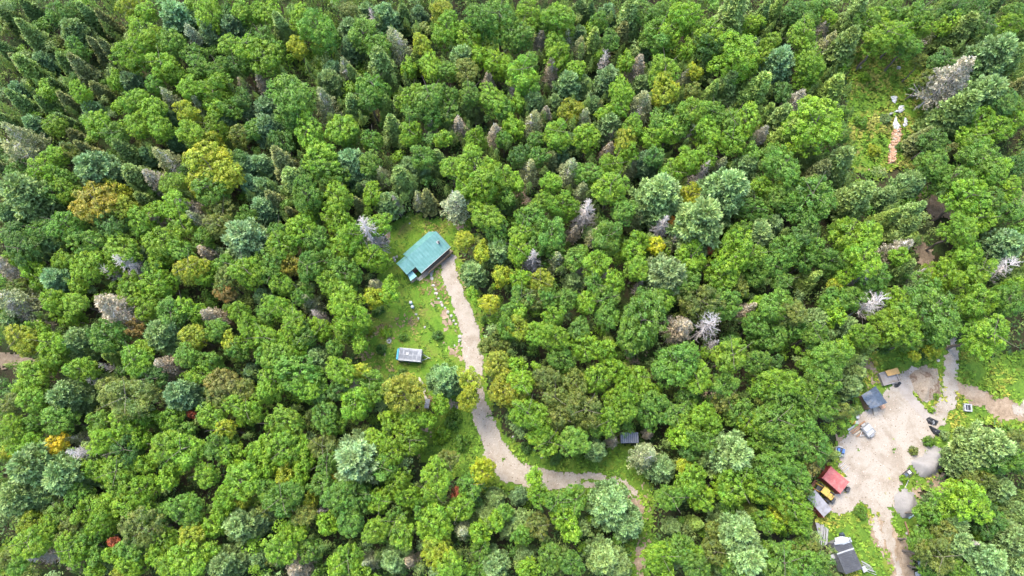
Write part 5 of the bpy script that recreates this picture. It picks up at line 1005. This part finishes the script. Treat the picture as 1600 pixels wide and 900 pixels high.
# red container, open dark door end
def container(a, b, width, hgt, mtop, mside, label, name):
    fr = Frame(a, b, hgt); h = empty(name, fr.o, fr.rz); tag(h, label, 'container'); L_ = fr.len
    MB().box((L_ / 2, width / 2, hgt / 2 + .05), (L_ - .06, width - .06, hgt - .1)).build('body', mside, h)
    rf = MB().box((L_ / 2, width / 2, hgt + .03), (L_, width, .06), bev=.02).build('roof', mtop, h)
    m = MB()
    for k in range(int(L_ / .4)): m.box((.2 + k * .4, width / 2, hgt + .07), (.16, width - .3, .03))
    o = m.build('roof_ribs', mtop, rf); o['kind'] = 'stuff'
    m = MB()
    for y in (-.01, width + .01):
        for k in range(int(L_ / .28)): m.box((.14 + k * .28, y, hgt / 2), (.12, .05, hgt - .3))
    o = m.build('corrugation', mside, h); o['kind'] = 'stuff'
    for x in (0, L_):
        for y in (0, width): MB().box((x, y, hgt / 2), (.14, .14, hgt + .08)).build('corner_post', mside, h)
    for k in (.27, .73):
        d_ = MB().box((L_ + .03, width * k, hgt / 2), (.05, width * .44, hgt - .25)).build('door', mside, h)
        MB().tube((L_ + .08, width * k, .2), (L_ + .08, width * k, hgt - .2), .025, n=6).build('lock_bar', M_steel, d_)
    return h
h = container((1284.5, 746.5), (1313, 771), 2.5, 2.0, M_redtop, M_red, 'red corrugated container beside the yellow loader', 'container')
p = at(1322.5, 765); o = MB().box((0, 0, .35), (.55, .8, .7), rz=-.6, bev=.03).box((.1, .3, .75), (.3, .3, .12), rz=-.6).build('generator', M_dkmetal, None); o.location = (p.x, p.y, 0); tag(o, 'small dark generator at the red container\'s door end', 'generator')
h = container((1260, 777), (1287, 808), 1.95, 2.1, M_gcor, M_red, 'grey-topped container with red sides beside the yellow loader', 'container')
# yellow loader between the two containers
fr = Frame((1272, 757), (1304, 783), 1.0); h = empty('loader', fr.o, fr.rz); tag(h, 'old yellow wheel loader with rusty bucket squeezed between the two containers', 'loader'); L_ = fr.len
MB().box((L_ * .5, 0, .75), (L_ * .72, .9, .5), bev=.05).build('chassis', M_dkmetal, h)
MB().box((L_ * .68, 0, 1.35), (L_ * .32, .95, .75), bev=.08).build('engine_hood', M_yel, h)
MB().tube((L_ * .74, .2, 1.7), (L_ * .74, .2, 2.25), .06, n=8).build('exhaust', M_dkmetal, h)
cb = MB().box((L_ * .42, 0, 1.55), (1.0, 1.0, 1.1), bev=.05).build('cab', M_glass, h)
MB().box((L_ * .42, 0, 2.16), (1.2, 1.2, .10), bev=.03).build('cab_roof', M_yel, cb)
for sx in (-.48, .48):
    for sy in (-.48, .48): MB().box((L_ * .42 + sx, sy, 1.6), (.09, .09, 1.1)).build('pillar', M_yel, cb)
for x in (.30, .76):
    for y in (-.72, .72):
        w_ = MB().tube((L_ * x, y - .2, .58), (L_ * x, y + .2, .58), .58, n=18).build('wheel', M_rubber, h); MB().tube((L_ * x, y - .215, .58), (L_ * x, y + .215, .58), .26, n=12).build('rim', M_yel, w_)
for y in (-.5, .5): MB().tube((L_ * .3, y, 1.35), (L_ * .06, y, .55), .10, n=6).build('arm', M_yel, h)
MB().box((L_ * .02, 0, .42), (.55, 1.7, .12)).box((-L_ * .03, 0, .65), (.10, 1.7, .6), ry=-.4).box((L_ * .02, .83, .6), (.6, .06, .5)).box((L_ * .02, -.83, .6), (.6, .06, .5)).build('bucket', M_rust, h)
MB().box((L_ * .96, 0, .7), (.5, .9, .55), bev=.06).build('counterweight', M_dkmetal, h)

# grey pole fan and sheet beside the trees
slabthing('sheet_metal', [(1274, 816), (1284, 819), (1292, 834), (1279, 836)], .12, .16, M_gcor, 'grey metal sheet on the ground under the pole fan', 'sheet metal')
for k in range(11):
    f = k / 10; a = (1284 + 10 * f + rnd.uniform(-1, 1), 820 + 6 * f + rnd.uniform(-2, 2)); b = (1279 + 13 * f + rnd.uniform(-1.5, 1.5), 853 - 6 * abs(f - .4) + rnd.uniform(-2, 2))
    A, B = at(*a, .35), at(*b, .25); c = (A + B) / 2
    o = MB().tube(A - c, B - c, .06, n=6).build('pole', M_pole if k % 3 else M_white, None); o.location = c; o.location.z = .30 + .1 * (k % 3)
    tag(o, f'{"grey" if k % 3 else "white"} pole in the fan above the corrugated shed, {["nearest the trees", "second from the trees", "third from the trees", "fourth from the trees", "fifth from the trees", "the middle one", "sixth from the shed side", "fifth from the shed side", "third from the shed side", "second from the shed side", "nearest the shed"][k]}', 'pole', 'pole fan by the shed')
# charcoal corrugated shed
fr = Frame((1321, 897.5), (1300, 848.5), 2.3); h = empty('shed', fr.o, fr.rz); tag(h, 'long shed with charcoal corrugated roof and pale seam at the yard\'s foot', 'shed')
D0 = fr.loc(1346.5, 894, 2.3); D1 = fr.loc(1329, 843.5, 2.3); L_ = fr.len; yw = (D0[1] + D1[1]) / 2
for a, b in ((0, .64), (.66, 1.0)):
    r_ = slab([(L_ * a, 0, 2.35), (L_ * b, 0, 2.35), (L_ * b, yw, 2.65), (L_ * a, yw, 2.65)], .05, 'roof_panel', M_charc, h)
    m = MB()
    for k in range(int(L_ * (b - a) / .3)): m.tube((L_ * a + .12 + k * .3, 0.02 if yw > 0 else -.02, 2.37), (L_ * a + .12 + k * .3, yw * .99, 2.66), .035, n=4)
    o = m.build('corrugation', M_charc, r_); o['kind'] = 'stuff'
MB().box((L_ * .65, yw / 2, 2.54), (.22, abs(yw) + .02, .05), rx=math.atan2(.3, yw)).build('roof_seam', M_white, h)
s_ = 1 if yw > 0 else -1
wall_z([(.15, .15 * s_), (L_ - .15, .15 * s_), (L_ - .15, yw - .15 * s_), (.15, yw - .15 * s_)], -.3, 2.3, 'wall', M_gcor, h)
MB().box((-.01 + .06, yw / 2, 1.0), (.1, 1.2, 2.0)).build('door', M_white, h)
tarp('white_tarp', 0, 0, [(1304, 840), (1313, 838), (1329, 840), (1332, 847), (1318, 851), (1306, 851)], .3, M_sheetw, 'white tarp draped across the upper end of the charcoal shed', seed=21, zb=2.45, zg=2.45)
tarp('blue_tarp', 0, 0, [(1309, 833), (1317, 831), (1320, 838), (1312, 840)], .8, M_slate, 'dark blue tarp bundle just above the white tarp', seed=22)
slabthing('white_board', [(1303, 847), (1308, 846), (1309.5, 850.5), (1304.5, 851.5)], 2.7, 2.75, M_white, 'white square panel on the upper corner of the charcoal shed', 'panel')
slabthing('white_board', [(1296, 868), (1303, 865.5), (1306, 872), (1298, 875)], .7, .8, M_white, 'white panel leaning at the shed wall\'s wooded side', 'panel')
for k, (a, b, l) in enumerate([((1294, 858), (1303, 851), 'brown scrap board at the shed, uppermost'), ((1295, 862), (1305, 857), 'brown scrap board at the shed, second'), ((1296, 866), (1302, 855), 'pale scrap board crossing the brown ones at the shed')]): beam('board', a, b, .3, .1, M_pale if k == 2 else M_wood, l, .1 + .12 * k, 'board', 'scrap boards by the shed')
slabthing('white_board', [(1346, 886), (1351, 884), (1356, 892), (1350, 895)], .6, .7, M_white, 'white panel at the shed\'s lower corner by the poles', 'panel')
for k in range(7):
    a = (1346 + rnd.uniform(-1, 2), 876 + 2.2 * k + rnd.uniform(-1, 1)); b = (1360 + 1.6 * k, 882 + 2.5 * k + rnd.uniform(-2, 2)); A, B = at(*a, .3), at(*b, .25); c = (A + B) / 2
    o = MB().tube(A - c, B - c, .055, n=6).build('pole', M_pole if k % 2 else M_white, None); o.location = c; o.location.z = .2 + .08 * (k % 3); tag(o, f'{"grey" if k % 2 else "white"} pole on grass beside the charcoal shed, {["uppermost", "second down", "third down", "middle one", "third from bottom", "second from bottom", "lowest"][k]}', 'pole', 'poles on the grass by the shed')
# steel scrap and rods between the gravel heaps
h = empty('steel_frame', at(1418, 740), R(35)); tag(h, 'dark steel frame with blue-white panels lying between the two gravel heaps', 'scrap')
for y in (-.5, .5): MB().box((0, y, .2), (1.9, .1, .12)).build('rail', M_dkmetal, h)
for x in (-.8, -.1, .7): MB().box((x, 0, .2), (.1, .9, .12)).build('crossbar', M_dkmetal, h)
for x in (-.45, .3): MB().box((x, .05, .30), (.5, .55, .05)).build('panel', M_sheetw if x > 0 else M_slate, h)
beam('rod', (1420, 750), (1414, 763), .10, .10, M_pole, 'thin pale rod pointing at the rounder gravel heap', .05, 'rod', None)
# log rail along the meadow's edge, in lengths
for a, b, l in (((1414.5, 815), (1420, 832), 'brown fence rail by the bottom track, upper length'), ((1420, 833), (1425, 846), 'brown fence rail by the bottom track, middle length'), ((1425, 846), (1431, 856), 'brown fence rail by the bottom track, lower length')): beam('fence_rail', a, b, .2, .2, M_wood, l, .1, 'rail', 'rails by the bottom track')
rock(1417, 833, 4.5, 'pale boulder by the upper fence rail'); rock(1433, 822, 4, 'white boulder near the rounder gravel heap\'s foot')
slabthing('white_board', [(1434, 877), (1439, 876), (1441, 884), (1436, 886)], .2, .3, M_trail, 'grey-blue panel on grass by the bottom track, upper one', 'panel')
slabthing('white_board', [(1430, 894), (1437, 892), (1439, 899), (1431, 901)], .2, .3, M_white, 'white panel on grass by the bottom track, lower one', 'panel')
# square white-framed well box
p = at(1512, 637, .4); h = empty('well_box', (p.x, p.y, 0), R(-6)); tag(h, 'white-framed square well box with dark opening in the meadow', 'well box')
for sx, sy, a, b in ((0, -.55, 1.3, .22), (0, .55, 1.3, .22), (-.54, 0, .22, .87), (.54, 0, .22, .87)): MB().box((sx, sy, .3), (a, b, .6)).build('frame', M_white, h)
MB().box((0, 0, .25), (.85, .86, .3)).build('opening', M_black, h); MB().box((0, 0, .43), (.08, .86, .05)).build('crossbar', M_white, h)  # solid black block stands in for the dark inside the box

# ================================================================= the log clearing
h = empty('split_log_row', at(1397, 230)); tag(h, 'long row of pinkish split logs in the weedy clearing', 'log row')
LG = [bpy.data.meshes.new('log')]
def split_mesh(sd):
    m = MB(); m.tube((-.5, 0, 0), (.5, 0, 0), .16, .14, 5 + sd % 3); bm = m.bm; me = bpy.data.meshes.new('split_log'); bm.to_mesh(me); bm.free(); me.materials.append(M_split if sd else M_pale); return me
LG = [split_mesh(i) for i in range(4)]
path = [(1403, 204, 6), (1400, 212, 6.5), (1397, 222, 6.5), (1395, 235, 5), (1393.5, 246, 4.5), (1393, 256, 4)]
for (a, b) in zip(path[:-1], path[1:]):
    A, B = at(*a[:2]), at(*b[:2]); n_ = int((B - A).length / .05)
    for k in range(n_):
        f = k / n_; p = A.lerp(B, f); w_ = (a[2] + (b[2] - a[2]) * f) * mpp(*a[:2]); off = rnd.uniform(-1, 1) * w_
        L_ = rnd.uniform(.45, .75)
        o = link('split_log', rnd.choice(LG), h, Vector((p.x + off, p.y, .12 + rnd.uniform(0, .45) * (1 - abs(off) / w_))) - h.location, (rnd.uniform(0, 6), rnd.uniform(-.3, .3), rnd.uniform(-.6, .6)), (L_, rnd.uniform(.8, 1.3), rnd.uniform(.8, 1.2)))
for i, (ol, l) in enumerate([([(1391, 152), (1396, 149), (1404, 153), (1401, 156), (1398, 162), (1394, 160)], 'white plastic sheet in weeds, topmost of the strip leading to the logs'), ([(1396, 174), (1402, 172), (1404, 166), (1412, 165), (1413, 172), (1406, 177), (1398, 176)], 'white plastic sheet with frayed arms above the log row'),
                          ([(1394, 196), (1399, 180), (1401, 190), (1407, 199), (1402, 204), (1396, 201)], 'white plastic sheet touching the upper end of the log row'), ([(1410, 196), (1413, 184), (1417, 186), (1418, 196), (1412, 199)], 'narrow white sheet standing beside the log row\'s upper end'), ([(1386, 178), (1396, 176), (1396, 179), (1388, 181)], 'thin white strip of sheet in weeds beside a grey tuft')]):
    tarp('white_sheet', 0, 0, ol, .22, M_sheetw, l, 'sheet', 30 + i, .15)
rock(1404, 106, 6, 'pale pinkish boulder at the clearing\'s upper edge, nearer the brown spruce')

# ================================================================= shrubs standing on their own in the open ground
STEM = [bare_branches(790, 1.0, .2, 2, 4, lambda f: .3, .03, 1.0, M_bark, 0, name='stem')]
def shrub(px, py, r, k, label):
    R_ = r * mpp(px, py, 1); p = at(px, py, R_ * .7); e = empty('shrub', (p.x, p.y, -.1), rnd.uniform(0, 6)); tag(e, label, 'shrub', 'shrubs in the open')
    o = link('crown', rnd.choice(SML), e, (0, 0, R_ * .85), (0, 0, 0), (R_ * rnd.uniform(1, 1.25), R_, R_ * .85)); c = {**{'b' + q: v for q, v in BCOL.items()}, **{'p' + q: v for q, v in PCOL.items()}}[k]; j = rnd.uniform(.85, 1.1); o.color = (c[0] * j, c[1] * j, c[2] * j, 1)
    o = link('stem', STEM[0], e, (0, 0, 0), (0, 0, 0), R_ * 1.2); o.color = (.2, .17, .14, 1)
for a in [(588, 483, 11, 'bd', 'dark green shrub in the lawn\'s upper wooded side'), (603, 520, 8, 'bl', 'lime shrub left of the fire ring'), (629, 525, 7, 'bg', 'green shrub between fire ring and mown lawn'), (684, 524, 8, 'bd', 'dark shrub round the grey boulder by the stone edging'), (576, 515, 8, 'by', 'yellowish shrub at the lawn\'s wooded edge'), (595, 545, 8, 'bd', 'dark shrub below the fire ring'),
          (760, 478, 7, 'bl', 'lime shrub beside the driveway below the minty pine\'s twin'), (757, 500, 6, 'bg', 'green shrub on the driveway\'s wooded shoulder'), (762, 535, 10, 'bo', 'olive shrub on the driveway\'s wooded shoulder'), (775, 548, 8, 'bo', 'olive shrub touching the wood beside the driveway'), (628, 582, 8, 'bg', 'green shrub below the camping trailer\'s teal end'), (612, 590, 7, 'bd', 'dark shrub at the wood edge below the trailer'),
          (707, 658, 12, 'bg', 'green shrub inside the verge below the lean-to'), (690, 680, 12, 'bl', 'lime shrub low in the verge below the lean-to'), (720, 690, 12, 'bg', 'green shrub low in the verge beside the driveway'), (835, 768, 10, 'bl', 'lime shrub at the driveway\'s lower shoulder'), (822, 700, 8, 'bd', 'dark shrub inside the driveway bend'), (868, 718, 9, 'bd', 'dark shrub along the drive\'s inner verge'), (905, 713, 7, 'bg', 'green shrub along the drive\'s inner verge, farther on'), (600, 375, 5, 'bo', 'olive shrub at the lawn edge left of the cabin roof'),
          (1384, 545, 9, 'bd', 'dark shrub at the meadow\'s head'), (1418, 549, 9, 'bl', 'lime shrub in the meadow\'s head'), (1446, 553, 8, 'bd', 'dark shrub beside the white boulder in the meadow'), (1465, 548, 8, 'bl', 'lime shrub near the narrow gravel path'), (1452, 690, 9, 'bg', 'green shrub above the larger gravel heap'), (1475, 680, 7, 'pg', 'grey green shrub by the lower black tarp'), (1412, 748, 6, 'bl', 'lime shrub by the dark steel frame'), (1428, 705, 7, 'bo', 'olive shrub between yard and larger gravel heap'), (1345, 800, 9, 'bg', 'green shrub on the yard\'s lower bank'), (1350, 795, 6, 'bl', 'lime shrub on the yard\'s lower bank'),
          (1335, 645, 7, 'pg', 'grey green shrub above the orange tank'), (1350, 605, 6, 'bg', 'green shrub beside the work shelter\'s upper corner'), (1462, 618, 5, 'bl', 'lime shrub beside the dirt mound\'s foot'), (1455, 640, 5, 'bl', 'lime shrub in the wedge between access strip and path'),
          (1350, 120, 9, 'bl', 'lime shrub high in the log clearing'), (1425, 140, 10, 'bg', 'green shrub beneath the big brown spruce'), (1345, 190, 9, 'bg', 'green shrub in the log clearing\'s wooded side'), (1384, 185, 9, 'pg', 'grey green shrub beside the white sheets'), (1408, 230, 9, 'bd', 'dark shrub beside the log row\'s lower half'), (1420, 215, 8, 'bg', 'green shrub between the log row and the spruces'), (1365, 235, 9, 'by', 'yellow green shrub at the log clearing\'s foot')]: shrub(*a)
